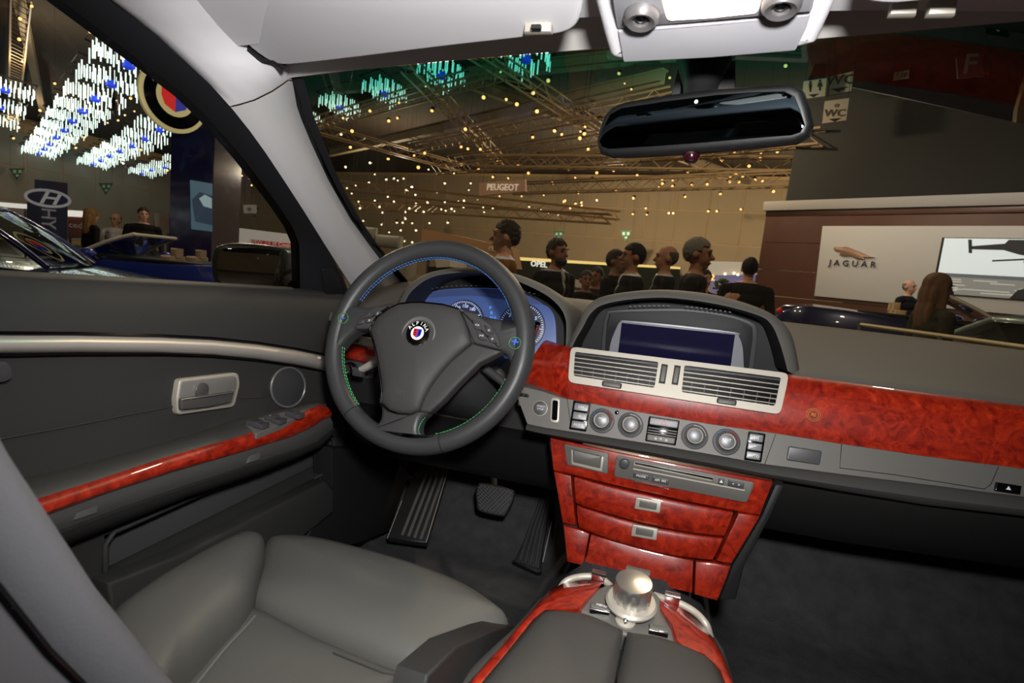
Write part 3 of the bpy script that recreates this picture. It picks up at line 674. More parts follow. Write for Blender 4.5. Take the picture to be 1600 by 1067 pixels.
# buttons
def wbtn(pts, t, c):
    b = part(wheel, 'wheel_button', MB().prism(wp(rounded(pts, 1.5), .0215), -WN * .006, .0012, 3), M_BTN)
    if t: label_text(b, t, wpl(0), c, 5, proud=.0218)
wbtn([(737.5, 498.5), (750, 505), (754, 516.5), (741.5, 514)], '<>', (745.5, 508))
wbtn([(743.5, 517), (756, 519.5), (760.5, 532), (748, 530)], '><', (752, 524.5))
wbtn([(756, 507), (768, 513), (772, 523), (760, 519.5)], 'o', (764, 515.5))
wbtn([(761, 522), (773, 526), (778, 537), (765, 534)], 'o', (769.5, 529))
wbtn([(582, 489), (594, 485), (597, 489), (586, 494)], '/', (590, 489.5)); wbtn([(571, 499), (583, 495), (581, 503), (570, 505)], 'x', (577, 500))
wbtn([(567, 492), (579, 489), (577, 494), (565, 498)], '', (0, 0)); wbtn([(560, 502), (569, 499), (567, 505), (559, 507)], '', (0, 0))
# shift marks stitched on the rim
M_SB = mat('blue_thread', (50, 90, 190), .7); M_SG = mat('green_thread', (60, 160, 90), .7); M_SBL = mat('light_blue_thread', (64, 120, 190), .7)
for c, sgn in (((536, 497), '-'), ((804.5, 536), '+')):
    o = px(c[0], c[1], pl=wpl(.0182)); R = basis(o, WN)
    part(rim, 'stitched_ring', MB().tube([o + R @ V(.0098 * math.cos(t * .3142), 0, .0098 * math.sin(t * .3142)) for t in range(20)], .0005, 5, closed=True), M_SG)
    part(rim, 'stitched_mark', text_mb(sgn, .022, o + R @ V(0, -.0004, .001), R, .0008, bold=.03), M_SB, flatshade=True)
# stitching inside the rim: upper arc blue, the other arcs green
def stitches(name, arcs, m):
    mb = MB()
    for a0, a1 in arcs:
        n = max(2, int(abs(a1 - a0) * math.pi / 180 * .159 / .0062))
        for k in range(n):
            for row, (rr, hh) in enumerate(((WR - .0166, .0030), (WR - .0164, -.004))):
                t0, t1 = lerp(a0, a1, k / n), lerp(a0, a1, (k + .66) / n)
                mb.tube([wpt(t0, rr, hh), wpt(t1, rr, hh)], .0008, 5)
    part(rim, name, mb, m, kind='stuff')
stitches('blue_stitching', [(22, 158)], M_SBL); stitches('green_stitching', [(188, 232), (290, 346)], M_SG)
def stitch_path(pts, h):
    mb = MB(); P = [p for p in spline(wp(pts, h), 10)]
    for k in range(0, len(P) - 2, 3): mb.tube([P[k], P[k + 2]], .0008, 5)
    part(rim, 'green_stitching', mb, M_SG, kind='stuff')
stitch_path([(664, 652), (657, 662), (654, 672), (658, 682), (668, 685)], .011); stitch_path([(584, 664), (574, 660)], .011)
# column shroud, stalks
col = thing('steering_column', 'dark grey steering column cowl behind the wheel', 'steering column', WC + V(0, .14, -.12))
A = WC - WN * .03; loops = []
for t, w, h, dz in ((0, .055, .045, -.012), (.03, .064, .055, -.014), (.10, .078, .070, -.018), (.18, .09, .078, -.022), (.26, .10, .08, -.026)):
    c = A - WN * t + V(0, 0, dz); loops.append([c + WU * (w * math.copysign(abs(math.cos(k * .2618)) ** .6, math.cos(k * .2618))) + WV * (h * math.copysign(abs(math.sin(k * .2618)) ** .6, math.sin(k * .2618))) for k in range(24)])
part(col, 'cowl', MB().rings(loops[::-1]), M_GREY if False else mat('cowl_plastic', (60, 61, 63), .55), 60)
# left stalk (pale) and right stalk
p0 = WC - WN * .055 + WU * -.06; p1 = px(560, 580, y=1.0)
ls_ = part(col, 'indicator_stalk', MB().tube([p0, lerp(p0, p1, .5), p1], [.010, .011, .009], 12, flat=.8), mat('stalk_pale', (190, 186, 178), .4))
part(col, 'stalk_tip', MB().box(p1 + V(.006, -.008, .001), (.024, .014, .018), bev=.003), M_BTN)
p1 = px(818, 622, y=1.0); p0 = WC - WN * .055 + WU * .06
part(col, 'wiper_stalk', MB().tube([p0, lerp(p0, p1, .6), p1], [.010, .010, .009], 12, flat=.8), M_BTN)
part(col, 'stalk_tip', MB().box(p1 + V(.004, -.006, 0), (.022, .016, .026), bev=.003), M_CHROME)
part(col, 'gear_lever', MB().tube([px(835, 520, y=1.06), px(840, 505, y=1.05)], .006, 10), M_CHROME)
# ================================================================== body shell: pillar, roof, door, glass
def side(u, v, inn=0.0): return px(u, v, pl=(Vector((-.703 + inn, 0, 0)), Vector((1, 0, -.368)).normalized()))
M_SEAL = mat('black_seal', (24, 25, 28), .7, bump=(300, .2, .001), spec=.2)
M_HEAD = mat('header_grey', (190, 186, 182), .85, spec=.1)
# A-pillar trim with the roof rail
Lft = [(-60, -190), (60, -90), (168, 0), (207, 27), (245, 56), (285, 92), (320, 125), (357, 166), (395, 215), (432, 268), (470, 324), (505, 378), (535, 425), (560, 462)]
Rgt = [(150, -190), (235, -90), (318, 0), (356, 40), (392, 74), (420, 92), (438, 103), (450, 124), (457, 165), (480, 220), (508, 280), (545, 345), (590, 405), (650, 470)]
def xr(v): return lerp(-.60, -.70, min(1, max(0, (v - 125) / 320)))
rowsU, rowsL = [], []
for i, (l, r) in enumerate(zip(Lft, Rgt)):
    A = side(*l, .006)
    if i < 7: B = px(*r, z=lerp(.272, .256, i / 6))
    else: B = px(*r, x=xr(r[1]))
    m_ = [lerp(A, B, t) + (V(.012, -.012, -.010)) * math.sin(math.pi * t) for t in (.15, .4, .7, .9)]
    row = [A + V(-.01, .02, .004), A] + m_ + [B, B + V(-.012, .03, .008)]
    (rowsU if i < 8 else rowsL).append(row)
    if i == 7: rowsL.append([p + V(0.0, 0.0015, -.0015) for p in row])
ap = MB().grid(rowsU); solo('trim_1', ap, M_LINER, 'light grey cloth roof rail above the driver side window', 'roof trim', kind='structure', ang=70)
solo('trim_2', MB().grid(rowsL), mat('pillar_grey', (180, 178, 178), .6, bump=(1500, .15, .0004), spec=.25), 'smooth light grey windscreen pillar left of the glass', 'pillar trim', kind='structure', ang=70)
# headliner
rows = []
for i in range(9):
    y = lerp(-1.3, .67, i / 8); rows.append([V(x, y - .05 * (x / .6) ** 2 if y > .5 else y, .315 - .05 * (x / .6) ** 2 - .02 * max(0, (y - .3) / .5)) for x in [k * .15 - .6 for k in range(9)]])
hl = MB().sheet(rows, V(0, 0, .02)); solo('headliner', hl, M_LINER, 'light grey cloth headliner of the car', 'headliner', kind='structure', ang=70)
# header strip between visors and windscreen
hd = [(448, 122), (560, 108), (700, 95), (840, 83), (960, 74), (1100, 68), (1280, 60), (1400, 50), (1600, 33), (1760, 18)]
rows = []
for u, v in hd:
    k = (u - 1052) / 600; P = px(u, v, y=.765 - .018 * k * k)
    rows.append([P + V(0, .008, .008), P, P + V(0, -.05, .026), P + V(0, -.14, .055)])
HDR = [r[1] for r in rows]
solo('trim_3', MB().sheet(rows, V(0, 0, .012)), M_HEAD, 'grey header strip along the top of the windscreen', 'header trim', kind='structure', ang=60)
# windscreen
pe_ = spline([r[6] for r in rowsL[1:]], 8); pe_ = [px(450, 124, x=-.602)] + pe_; PEDGE = [pe_[int(k * (len(pe_) - 1) / 8)] + V(-.004, .012, .006) for k in range(9)]
rows = []
nH = len(HDR)
base_u = [(632, 452), (690, 440), (760, 440), (840, 440), (960, 440), (1080, 470), (1240, 480), (1400, 505), (1600, 530), (1760, 560)]
for i, T in enumerate(HDR):
    x = lerp(-.71, .80, i / (nH - 1)); Bp = V(x, 1.52 - .16 * (x / .75) ** 2, -.075)
    if i == 0: T = px(450, 124, x=-.602) + V(-.01, .02, 0); Bp = px(640, 462, x=-.70) + V(-.01, .02, 0)
    if i == 0: rows.append(PEDGE)
    else: rows.append([lerp(T + V(0, .012, .004), Bp, t) + V(0, .035, .02) * math.sin(math.pi * t) for t in [k / 8 for k in range(9)]])
M_WS = glass('windscreen_glass', (.80, .80, .74), .085, (.84, .98, (.06, .40, .34)))
_w1 = solo('window_1', MB().grid(rows), M_WS, 'windscreen glass with green shade band at the top', 'windscreen', kind='structure', ang=80)
_at = _w1.data.attributes.new('shade_band', 'FLOAT', 'POINT')
for _i in range(len(_w1.data.vertices)): _at.data[_i].value = 1 - (_i % 9) / 8
# black frit edge of the screen by the pillar
E_ = [r for r in rows[0]]
solo('trim_4', MB().sheet([[p + V(-.004, 0, 0), p.lerp(q, .5 * .03 / max(.03, (q - p).length)) + V(0, -.002, 0), p.lerp(q, .02 / max(.03, (q - p).length)) + V(0, -.002, 0)] for p, q in zip(rows[0], rows[1])], V(0, .003, .002)), M_SEAL, 'black edge band of the windscreen along the pillar', 'glass edge', kind='structure')
# sun visors
PVI = pl((0, .675, .262), (0, -.20, -.98))
def visor(name, pts, label):
    t = thing(name, label, 'sun visor', px(*pts[0], pl=PVI), 'sun visors')
    part(t, 'panel', MB().prism(pp(off(PVI, .014), pts), -PVI[1] * .034, .005, 4, both=True), M_LINER, 60)
    return t
v1 = visor('sun_visor', sm2([(316, 0), (355, 40), (392, 76), (420, 95), (440, 102), (470, 101), (560, 91), (700, 74), (800, 63), (850, 57), (876, 54), (898, 44), (908, 22), (912, -20), (905, -70), (700, -80), (400, -80), (270, -60)], 3), 'light grey cloth sun visor folded up above the steering wheel')
part(v1, 'corner_tube', MB().tube([px(u, v, pl=off(PVI, .010)) for u, v in ((385, 74), (410, 92), (428, 92), (442, 103))], .006, 8), M_DARK)  # dark tube along the visor's left corner
cl = part(v1, 'clip', MB().box(px(842, 44, pl=off(PVI, .016)), (.030, .012, .012), bev=.003), M_SILVER)
part(cl, 'clip_slot', MB().box(px(838, 43, pl=off(PVI, .023)), (.010, .006, .004)), M_DARK)
v2 = visor('sun_visor', sm2([(1352, -2), (1365, 6), (1400, 8), (1470, 2), (1560, 3), (1640, -6), (1760, -20), (1700, -120), (1400, -100), (1350, -40)], 3), 'edge of the light grey sun visor above the passenger side')
for u in (1410, 1470): part(v2, 'clip', MB().box(px(u, 14, pl=off(PVI, -.004)), (.022, .012, .014), bev=.003), M_SILVER)
# overhead console with lit reading lamp
oh = thing('overhead_console', 'pale grey overhead console with a glowing reading lamp and two round spot lamps', 'overhead console', px(1109, 60, z=.25))
POH = pl((0, .62, .255), (0, -.42, -.91))
part(oh, 'housing', MB().prism(pp(POH, rounded([(924, -6), (940, 55), (952, 95), (975, 100), (1244, 82), (1276, 74), (1296, 30), (1312, -6), (1330, -120), (900, -120)], 8)), -POH[1] * .05, .012, 4), M_LINER, 60)
part(oh, 'front_panel', MB().prism(pp(off(POH, .004), rounded([(965, 49.5), (1120, 37), (1267, 23), (1260, 45), (1243, 80), (1110, 91), (974, 98)], 3)), -POH[1] * .01, .002), mat('pale_plastic', (158, 157, 162), .45), label='smooth pale front panel')
PL2 = pl(px(1109, 40, pl=off(POH, .004)), (0, -.18, -.98))
part(oh, 'lamp_panel', MB().prism(pp(PL2, rounded([(956, -40), (957, 0), (964, 46), (1115, 33), (1268, 19.5), (1274, -8), (1280, -60)], 3)), -PL2[1] * .01, .002), mat('pale_plastic', (200, 199, 203), .45))
M_LAMP = mat('lamp_lens', (255, 244, 236), .4, emit=((255, 232, 214), 5.0))
part(oh, 'lamp_lens', MB().prism(pp(off(PL2, .002), rounded([(1036, -40), (1034, 5), (1042, 34), (1110, 30), (1184, 22), (1190, -5), (1186, -50)], 8)), -PL2[1] * .006, .002), M_LAMP, label='glowing reading lamp lens')
for c in ((1003, 22), (1222, 2)):
    o = px(*c, pl=PL2); s = o.length / F * 23
    l = part(oh, 'spot_lamp', MB().lathe([(s * 1.02, -.002), (s, .006), (s * .8, .010), (s * .52, .008), (s * .46, .001)], o, PL2[1], 32), mat('spot_grey', (110, 108, 108), .4, metal=.4))
    part(l, 'spot_lens', MB().lathe([(s * .5, .001), (s * .5, .003), (s * .3, .006), (.0006, .007)], o, PL2[1], 24), M_BLACKGLOSS)
light('reading_lamp', 'AREA', px(1110, 0, pl=off(PL2, .012)), .5, (1, .95, .9), .06, look=px(1110, 0, pl=off(PL2, .2)))
# rear-view mirror
mr = thing('rear_view_mirror', 'dark rear view mirror with black frame hanging below the overhead console', 'mirror', px(1098, 242, y=.70))
PM = pl(px(1098, 188, y=.69), (-.33, -.93, -.10))
mo = [(929.5, 222), (934, 200), (941, 180), (955, 166), (975, 158), (1040, 147), (1120, 137), (1180, 133), (1237, 130.5), (1253, 140), (1261, 165), (1267, 192), (1261, 210), (1240, 222), (1170, 230), (1090, 237), (1020, 242), (952, 245.5), (936, 240)]
mg = [(936, 220), (942, 200), (953, 178), (970, 168.5), (1040, 157.5), (1120, 147.5), (1180, 143), (1226, 141.5), (1242, 150), (1251, 172), (1258, 195), (1251, 207), (1236, 212), (1170, 217), (1090, 224), (1020, 229), (950, 233), (940, 229)]
part(mr, 'frame', MB().prism(pp(PM, mo), -PM[1] * .028, .007, 4, both=True), mat('mirror_frame', (17, 17, 18), .45, bump=(900, .3, .0004)), 60)
part(mr, 'mirror_glass', MB().prism(pp(off(PM, .0006), mg), -PM[1] * .004, .0015, 2), mat('dim_mirror', (44, 53, 58), .03, metal=1.0))
part(mr, 'light_sensor', MB().lathe([(.0022, 0), (.0022, .001), (.001, .0015)], px(1088, 159, pl=off(PM, .0004)), PM[1], 10), M_WHITE)
part(mr, 'stem', MB().tube([px(1090, 175, pl=off(PM, -.03)), px(1095, 130, y=.76), px(1100, 95, y=.775)], [.016, .022, .034], 14), M_DARK)
part(mr, 'sensor_button', MB().lathe([(.009, 0), (.010, .006), (.007, .011), (.001, .012)], px(1081, 238, pl=off(PM, -.012)), (0, -.1, -1), 16), mat('sensor_red', (36, 8, 14), .15))
part(mr, 'sensor_shroud', MB().prism([px(u, v, y=.785) for u, v in [(1060, 95), (1150, 92), (1150, 140), (1048, 150)]], V(0, .02, .0), .004), M_DARK)
# ------------------------------------------------------------------ driver door
DB = V(-.72, .75, -.80)
door = thing('car_door', 'charcoal leather car door with red burl strip and chrome handle beside the seat', 'car door', DB)
yA, yB = -.15, 1.16
def dprof(y):
    """inner face of the door, from the window sill to the bottom: (x, z)"""
    return [(-.755, -.062), (-.742, -.058), (-.728, -.066), (-.712, -.10), (-.702, -.14), (-.700, -.20), (-.700, -.26), (-.698, -.30), (-.696, -.33), (-.700, -.405), (-.700, -.412), (-.742 if .548 < y < 1.085 else -.701, -.418), (-.745 if .548 < y < 1.085 else -.703, -.487), (-.703, -.493), (-.704, -.52), (-.71, -.60), (-.72, -.72), (-.73, -.80)]
M_DOOR = mat('door_leather', (48, 48, 47), .6, bump=(600, .35, .0007), spec=.25)
rows = []
for y in (-.15, 0, .15, .3, .42, .50, .54, .547, .551, .60, .68, .76, .84, .92, 1.0, 1.06, 1.082, 1.088, 1.12, 1.16):
    t = (y - .45) / .55
    rows.append([V(x + .012 * max(0, t - .8), y, z - .020 * max(-.3, min(1.2, t)) * (1 if z > -.12 else 0)) for x, z in dprof(y)])
part(door, 'door_panel', MB().sheet(rows, V(-.035, 0, 0)), M_DOOR, 60)
def dx(u, v, x=-.698): return px(u, v, x=x)
# silver strip
tp = [(-120, 524), (0, 523.5), (120, 524), (250, 527), (330, 531), (400, 538), (460, 547), (520, 559)]; bt = [(-120, 553), (0, 552), (120, 550.5), (250, 551), (330, 554), (400, 560.5), (460, 569), (520, 581)]
rows = []
for (a, b), (c, d) in zip(tp, bt):
    A, B = dx(a, b, -.690), dx(c, d, -.690)
    rows.append([A + V(-.012, 0, 0)] + [lerp(A, B, t) + V(.010 * math.sin(math.pi * t), 0, 0) for t in (0, .25, .5, .75, 1)] + [B + V(-.012, 0, 0)])
part(door, 'silver_strip', MB().grid(rows), mat('door_silver', (196, 190, 182), .38, metal=.55), 70, 'brushed silver strip')
part(door, 'upper_seam', MB().tube([dx(u, v - 2, -.692) for u, v in tp], .0035, 6), M_BLACKGLOSS); part(door, 'lower_seam', MB().tube([dx(u, v + 1, -.692) for u, v in bt], .003, 6), M_BLACKGLOSS)
# stitched seam
part(door, 'stitched_seam', MB().tube([dx(u, v, -.699) for u, v in [(-60, 697), (0, 686), (100, 668), (200, 648), (275, 634)]], .0012, 6), mat('seam_thread', (38, 38, 38), .7))
part(door, 'stitched_seam', MB().tube([dx(u, v, -.699) for u, v in [(376, 622), (400, 621), (422, 618)]], .0012, 6), mat('seam_thread', (38, 38, 38), .7))
# door handle in its dish
hd_ = part(door, 'handle_dish', MB().prism([dx(u, v, -.690) for u, v in rounded([(281, 593), (373, 582), (376, 600), (367, 636), (278, 649), (276, 625)], 6)], V(-.012, 0, 0), .003, 3), M_SILVER, label='silver door handle dish')
part(hd_, 'dish_hollow', MB().prism([dx(u, v, -.688) for u, v in rounded([(285, 597), (369, 587), (371, 600), (363, 632), (282, 644), (281, 625)], 5)], V(-.003, 0, 0), .001), mat('dish_grey', (132, 130, 127), .3, metal=.35))
part(hd_, 'release_lever', MB().prism([dx(u, v, -.680) for u, v in rounded([(284, 623), (330, 617), (367, 611), (362, 629), (325, 637), (284, 641)], 3)], V(-.006, 0, 0), .003, 3), mat('lever_metal', (120, 119, 117), .22, metal=.7), label='chrome release lever')
o = dx(315, 610, -.686); part(hd_, 'lock_button', MB().lathe([(.0125, 0), (.0125, .002), (.010, .003)], o, (1, 0, 0), 20), mat('dish_grey2', (140, 138, 135), .3, metal=.8))
# speaker
o = dx(450, 605, -.692); so = [(450 + 26.5 * math.cos(t * .2094) + 5 * math.sin(t * .2094) * -.3, 605 + 31 * math.sin(t * .2094)) for t in range(30)]
sp = part(door, 'speaker_ring', MB().tube([dx(u, v, -.693) for u, v in so], .0022, 6, closed=True), mat('ring_grey', (120, 118, 116), .4, metal=.4))
part(sp, 'speaker_mesh', MB().prism([dx(u, v, -.694) for u, v in so], V(-.006, 0, 0), .001), mat('mesh_cloth', (46, 47, 50), .9, bump=(1800, .8, .001)))
# memory switch at the far left edge
part(door, 'seat_memory_switch', MB().prism([dx(u, v, -.685) for u, v in rounded([(-60, 568), (12, 564), (20, 574), (20, 592), (10, 597), (-60, 606)], 4)], V(-.02, 0, 0), .003), M_BTN)
# armrest: padded top, wood strip, grey band
def strip_rows(pa, pb, xa, xb, bulge=.0, back=V(-.02, 0, 0), n=5):
    rows = []
    for (a, b), (c, d) in zip(pa, pb):
        A, B = px(a, b, x=xa), px(c, d, x=xb); rows.append([A + back] + [lerp(A, B, k / n) + V(bulge * math.sin(math.pi * k / n), 0, 0) for k in range(n + 1)] + [B + back])
    return rows
w_t = [(-80, 822), (45, 785), (150, 752), (260, 715), (380, 681), (450, 657), (480, 642), (500, 633), (512, 636)]
w_b = [(-80, 856), (60, 809), (165, 771), (270, 737), (390, 702), (455, 682), (490, 666), (505, 655), (516, 652)]
ar_in = [(-90, 792), (30, 748), (120, 728), (205, 705), (300, 678), (370, 654), (440, 642), (480, 637), (505, 634)]
rows = []
for (a, b), (c, d) in zip(ar_in, w_t):
    B = px(c, d, x=-.622); A = V(-.70, 0, 0); I = px(a, b, z=B.z + .008)
    I = px(a, b, x=-.70); rows.append([I + V(0, 0, -.02), I, lerp(I, B, .35) + V(0, 0, .006), lerp(I, B, .75) + V(0, 0, .007), B + V(-.004, 0, .002), B + V(0, 0, -.004)])
part(door, 'armrest_pad', MB().grid(rows), M_LEATHER, 70)
part(door, 'wood_strip', MB().grid(strip_rows(w_t, w_b, -.622, -.616, .006)), M_BURL, 60, 'glossy red burl strip on the armrest')
g_b = [(-80, 905), (80, 838), (190, 797), (290, 762), (400, 726), (460, 706), (495, 690), (510, 678), (520, 668)]
part(door, 'armrest_band', MB().grid(strip_rows(w_b, g_b, -.620, -.635, .003, V(-.03, 0, 0))), mat('band_grey', (84, 84, 82), .5, metal=.2), 60)
g_c = [(-80, 925), (90, 858), (198, 815), (296, 776), (405, 740), (465, 716), (500, 700), (514, 686), (522, 676)]
part(door, 'armrest_ledge', MB().grid(strip_rows(g_b, g_c, -.628, -.665, .006, V(-.04, 0, 0))), M_DOOR, 60)
for c in (((118, 815), 34), ((398, 712), 18)):
    (u, v), w = c
    part(door, 'band_insert', MB().prism([px(a, b, x=-.6225) for a, b in cq((u + 18, v - 20) if w > 20 else (u, v - 1), w, 24 if w > 20 else 20, -.33, -.15)], V(-.006, 0, 0), .001), mat('insert_grey', (92, 92, 90), .5, metal=.2))
# window switches
sw = part(door, 'switch_plate', MB().prism([px(u, v, pl=(px(430, 655, x=-.64) + V(0, 0, .006), Vector((.25, 0, 1)))) for u, v in rounded([(382, 660), (415, 650), (468, 637), (482, 643), (440, 662), (400, 677)], 3)], V(0, 0, -.01), .001), M_GREY)
for u, v in ((398, 660), (408, 664), (425, 652), (436, 657), (457, 646), (465, 649)):
    q = px(u, v, pl=(px(430, 655, x=-.64) + V(0, 0, .011), Vector((.25, 0, 1))))
    part(sw, 'window_switch', MB().box(q, (.018, .020, .008), bev=.002), M_BTN)
    part(sw, 'chrome_edge', MB().box(q + V(0, -.006, .004), (.012, .004, .002)), M_CHROME)
# map pocket
pk = [(166, 848), (178, 835), (250, 806), (350, 765), (440, 728), (512, 694), (518, 700), (515, 738), (505, 748), (400, 800), (290, 858), (178, 905), (168, 898)]
part(door, 'pocket_liner', MB().prism([V(-.736, a_, b_) for a_, b_ in ((.555, -.42), (1.078, -.42), (1.078, -.485), (.555, -.485))], V(-.006, 0, 0), .002), mat('pocket_cloth', (58, 59, 61), .95, bump=(700, .6, .001)))
part(door, 'pocket_rim', MB().tube([V(-.699, a_, b_) for a_, b_ in ((.56, -.412), (.8, -.411), (1.07, -.412), (1.085, -.425), (1.085, -.48), (1.07, -.492), (.8, -.494), (.56, -.492), (.548, -.48), (.548, -.425))], .004, 8, closed=True), M_DOOR, 70)
part(door, 'pocket_lip', MB().prism([px(u, v, x=-.655) for u, v in [(168, 912), (290, 864), (400, 808), (508, 752), (522, 764), (522, 800), (400, 900), (180, 1000)]], V(-.03, 0, 0), .006, 3), M_DOOR, 60)
# window frame: black seal round the side glass
gl = [(-80, -130), (20, -60), (107, 0), (168, 47), (215, 84), (262, 120), (300, 150), (332, 182), (362, 216), (390, 250), (418, 288), (444, 324), (464, 355), (474, 380), (475, 420), (475, 470)]
fo = [(-40, -150), (80, -72), (168, 0), (210, 29), (247, 58), (287, 95), (322, 128), (358, 168), (385, 202), (410, 237), (440, 282), (470, 328), (500, 375), (520, 405), (535, 430), (552, 475)]
rows = []
for (a, b), (c, d) in zip(gl, fo):
    A, B = side(a, b, -.012), side(c, d, .004)
    rows.append([A + V(-.03, 0, 0), A, lerp(A, B, .4) + V(.012, 0, 0), lerp(A, B, .8) + V(.012, 0, 0), B, B + V(-.03, 0, 0)])
part(door, 'window_frame', MB().grid(rows), M_SEAL, 60)
part(door, 'sail_panel', MB().prism([side(u, v, .012) for u, v in rounded([(505, 420), (520, 418), (543, 452), (545, 468), (512, 470)], 5)], V(-.006, 0, 0), .002), M_DARK)
part(door, 'sill_seal', MB().tube([px(u, v, x=-.742) for u, v in [(-100, 450.5), (0, 452), (150, 455.5), (300, 460), (474, 466)]], .004, 6), M_SEAL)
# side glass
rows = []
for i in range(len(gl)):
    a, b = gl[i]; T = side(a, b, -.022)
    yb = T.y
    rows.append([T, V(-.703 - .022 + .368 * -.11, T.y, -.11)])
solo('window_2', MB().grid(rows), glass('side_glass', (.86, .90, .90), .05), 'clear side window glass of the driver door', 'car window', kind='structure')
# ------------------------------------------------------------------ door mirror outside
dm = thing('door_mirror', 'dark grey door mirror outside the driver window', 'mirror', px(400, 466, x=-.98))
PD = pl(px(388, 425, x=-.98), (.30, -.95, 0.0))
dmo = [(327, 418), (330, 392), (342, 381), (370, 379), (410, 382), (440, 388), (446, 400), (444, 440), (438, 460), (420, 466), (380, 461), (340, 447), (330, 436)]
part(dm, 'housing', MB().prism(pp(PD, sm2(dmo, 2)), -PD[1] * .10 + V(.03, 0, 0), .012, 4, both=True), mat('mirror_grey', (78, 88, 90), .35, coat=.4), 60)
part(dm, 'mirror_glass', MB().prism(pp(off(PD, .0015), sm2([(338, 420), (341, 395), (350, 388), (400, 387), (436, 392), (440, 402), (437, 440), (431, 456), (420, 460), (380, 455), (345, 441), (339, 432)], 2)), -PD[1] * .005, .001), mat('mirror_silver', (200, 205, 205), .02, metal=1.0))
part(dm, 'foot', MB().tube([px(440, 430, x=-.95) + V(0, .05, 0), px(474, 450, x=-.80)], [.05, .035], 12, flat=.7), M_DARK)
# ================================================================== seat, console, floor, pedals
seat = thing('driver_seat', 'charcoal leather driver seat with raised side bolsters', 'car seat', (-.40, .45, -.80))
def zz(pts, z): return [px(u, v, z=z) for u, v in pts]
def pillow(name, pts, z, prof, c=None, skirt=.12, m=M_SEAT, n=(0, 0, 1), sm=3, label=None):
    P = spline(zz(pts, z), sm, True)
    return part(seat, name, MB().dome(P, n, prof, px(*c, z=z) if c else None, skirt), m, 70, label)
PRF = [(1, -.03), (1.0, -.012), (.985, 0), (.95, .010), (.88, .018), (.7, .026), (.4, .030), (.05, .031)]
pillow('side_bolster', [(150, 1000), (215, 935), (290, 886), (350, 852), (388, 836), (408, 838), (415, 850), (408, 885), (388, 935), (340, 985), (280, 1050), (230, 1120), (120, 1180)], -.44, PRF, (300, 960), .2)
pillow('thigh_support', [(413, 848), (430, 842), (480, 845), (560, 864), (650, 890), (735, 925), (785, 957), (796, 972), (770, 990), (715, 1014), (668, 1054), (620, 1046), (560, 1022), (480, 987), (390, 940), (402, 890)], -.475, PRF, (580, 940), .2)
pillow('seat_cushion', [(385, 945), (480, 990), (560, 1025), (625, 1050), (668, 1060), (660, 1120), (560, 1250), (300, 1250), (230, 1130), (290, 1050), (345, 985)], -.475, [(1, -.03), (1, -.008), (.985, 0), (.95, .004), (.8, .008), (.5, .010), (.05, .010)], (440, 1090), .2)
part(seat, 'seam_piping', MB().tube(zz([(398, 962), (392, 970), (350, 1015), (310, 1065), (270, 1110)], -.463), .0013, 6), mat('pipe_light', (110, 110, 106), .5))
part(seat, 'seam_piping', MB().tube(zz([(640, 1057), (600, 1052), (520, 1020)], -.466), .001, 6), mat('pipe_dark', (50, 50, 48), .5))
part(seat, 'side_panel', MB().prism([px(u, v, x=-.155) for u, v in [(800, 975), (770, 985), (715, 1010), (670, 1055), (650, 1140), (900, 1140), (850, 1000)]], V(-.03, 0, 0), .003, 3), mat('seat_side', (44, 44, 43), .55, spec=.3), 60)
# backrest: profile in y,z swept across x, rounded; we see its inboard flank
fr = [(.47, -.56), (.43, -.52), (.35, -.44), (.285, -.345), (.237, -.257), (.19, -.17), (.152, -.088), (.11, 0.02), (.08, .10)]
rows = []
for k, (xx, dy) in enumerate(((-.64, .05), (-.63, .02), (-.60, .0), (-.50, .055), (-.40, .06), (-.32, .05), (-.275, .012), (-.25, .0), (-.240, .004), (-.234, .014), (-.238, .027), (-.243, .031), (-.238, .035), (-.233, .06), (-.233, .09), (-.236, .13), (-.25, .155), (-.30, .17), (-.60, .17), (-.64, .13))):
    rows.append([V(xx, y - dy * .88, z - dy * .45) for y, z in fr])
M_BACK = mat('backrest_leather', (98, 98, 101), .5, bump=(500, .3, .0008), spec=.35)
part(seat, 'backrest', MB().grid(rows, cu=True), M_BACK, 70)
part(seat, 'backrest_seam', MB().tube([V(-.2405, y - .031 * .88, z - .031 * .45) for y, z in fr], .0022, 6), M_BLACKGLOSS)
# ------------------------------------------------------------------ centre console
con = thing('centre_console', 'centre console with padded leather armrest lids edged in red burl', 'console', (0.0, .60, -.80))
LZ = -.395
def cz(u, v, z): return px(u, v, z=z)
Lb = [(690, 1140), (735, 1067), (775, 1020), (815, 975), (850, 940), (868, 925)]
Lc = [(716, 1140), (757, 1067), (800, 1015), (838, 970), (866, 948), (905, 940)]
rows = []
con_body = [(650, 1140), (700, 1067), (760, 1010), (800, 975), (840, 930), (880, 905), (960, 903), (1040, 925), (1112, 975), (1135, 1010), (1150, 1060), (1165, 1140)]
part(con, 'body', MB().prism([px(u, v, z=-.425) for u, v in con_body], V(0, 0, -.36), .012, 3), M_LEATHER, 60)
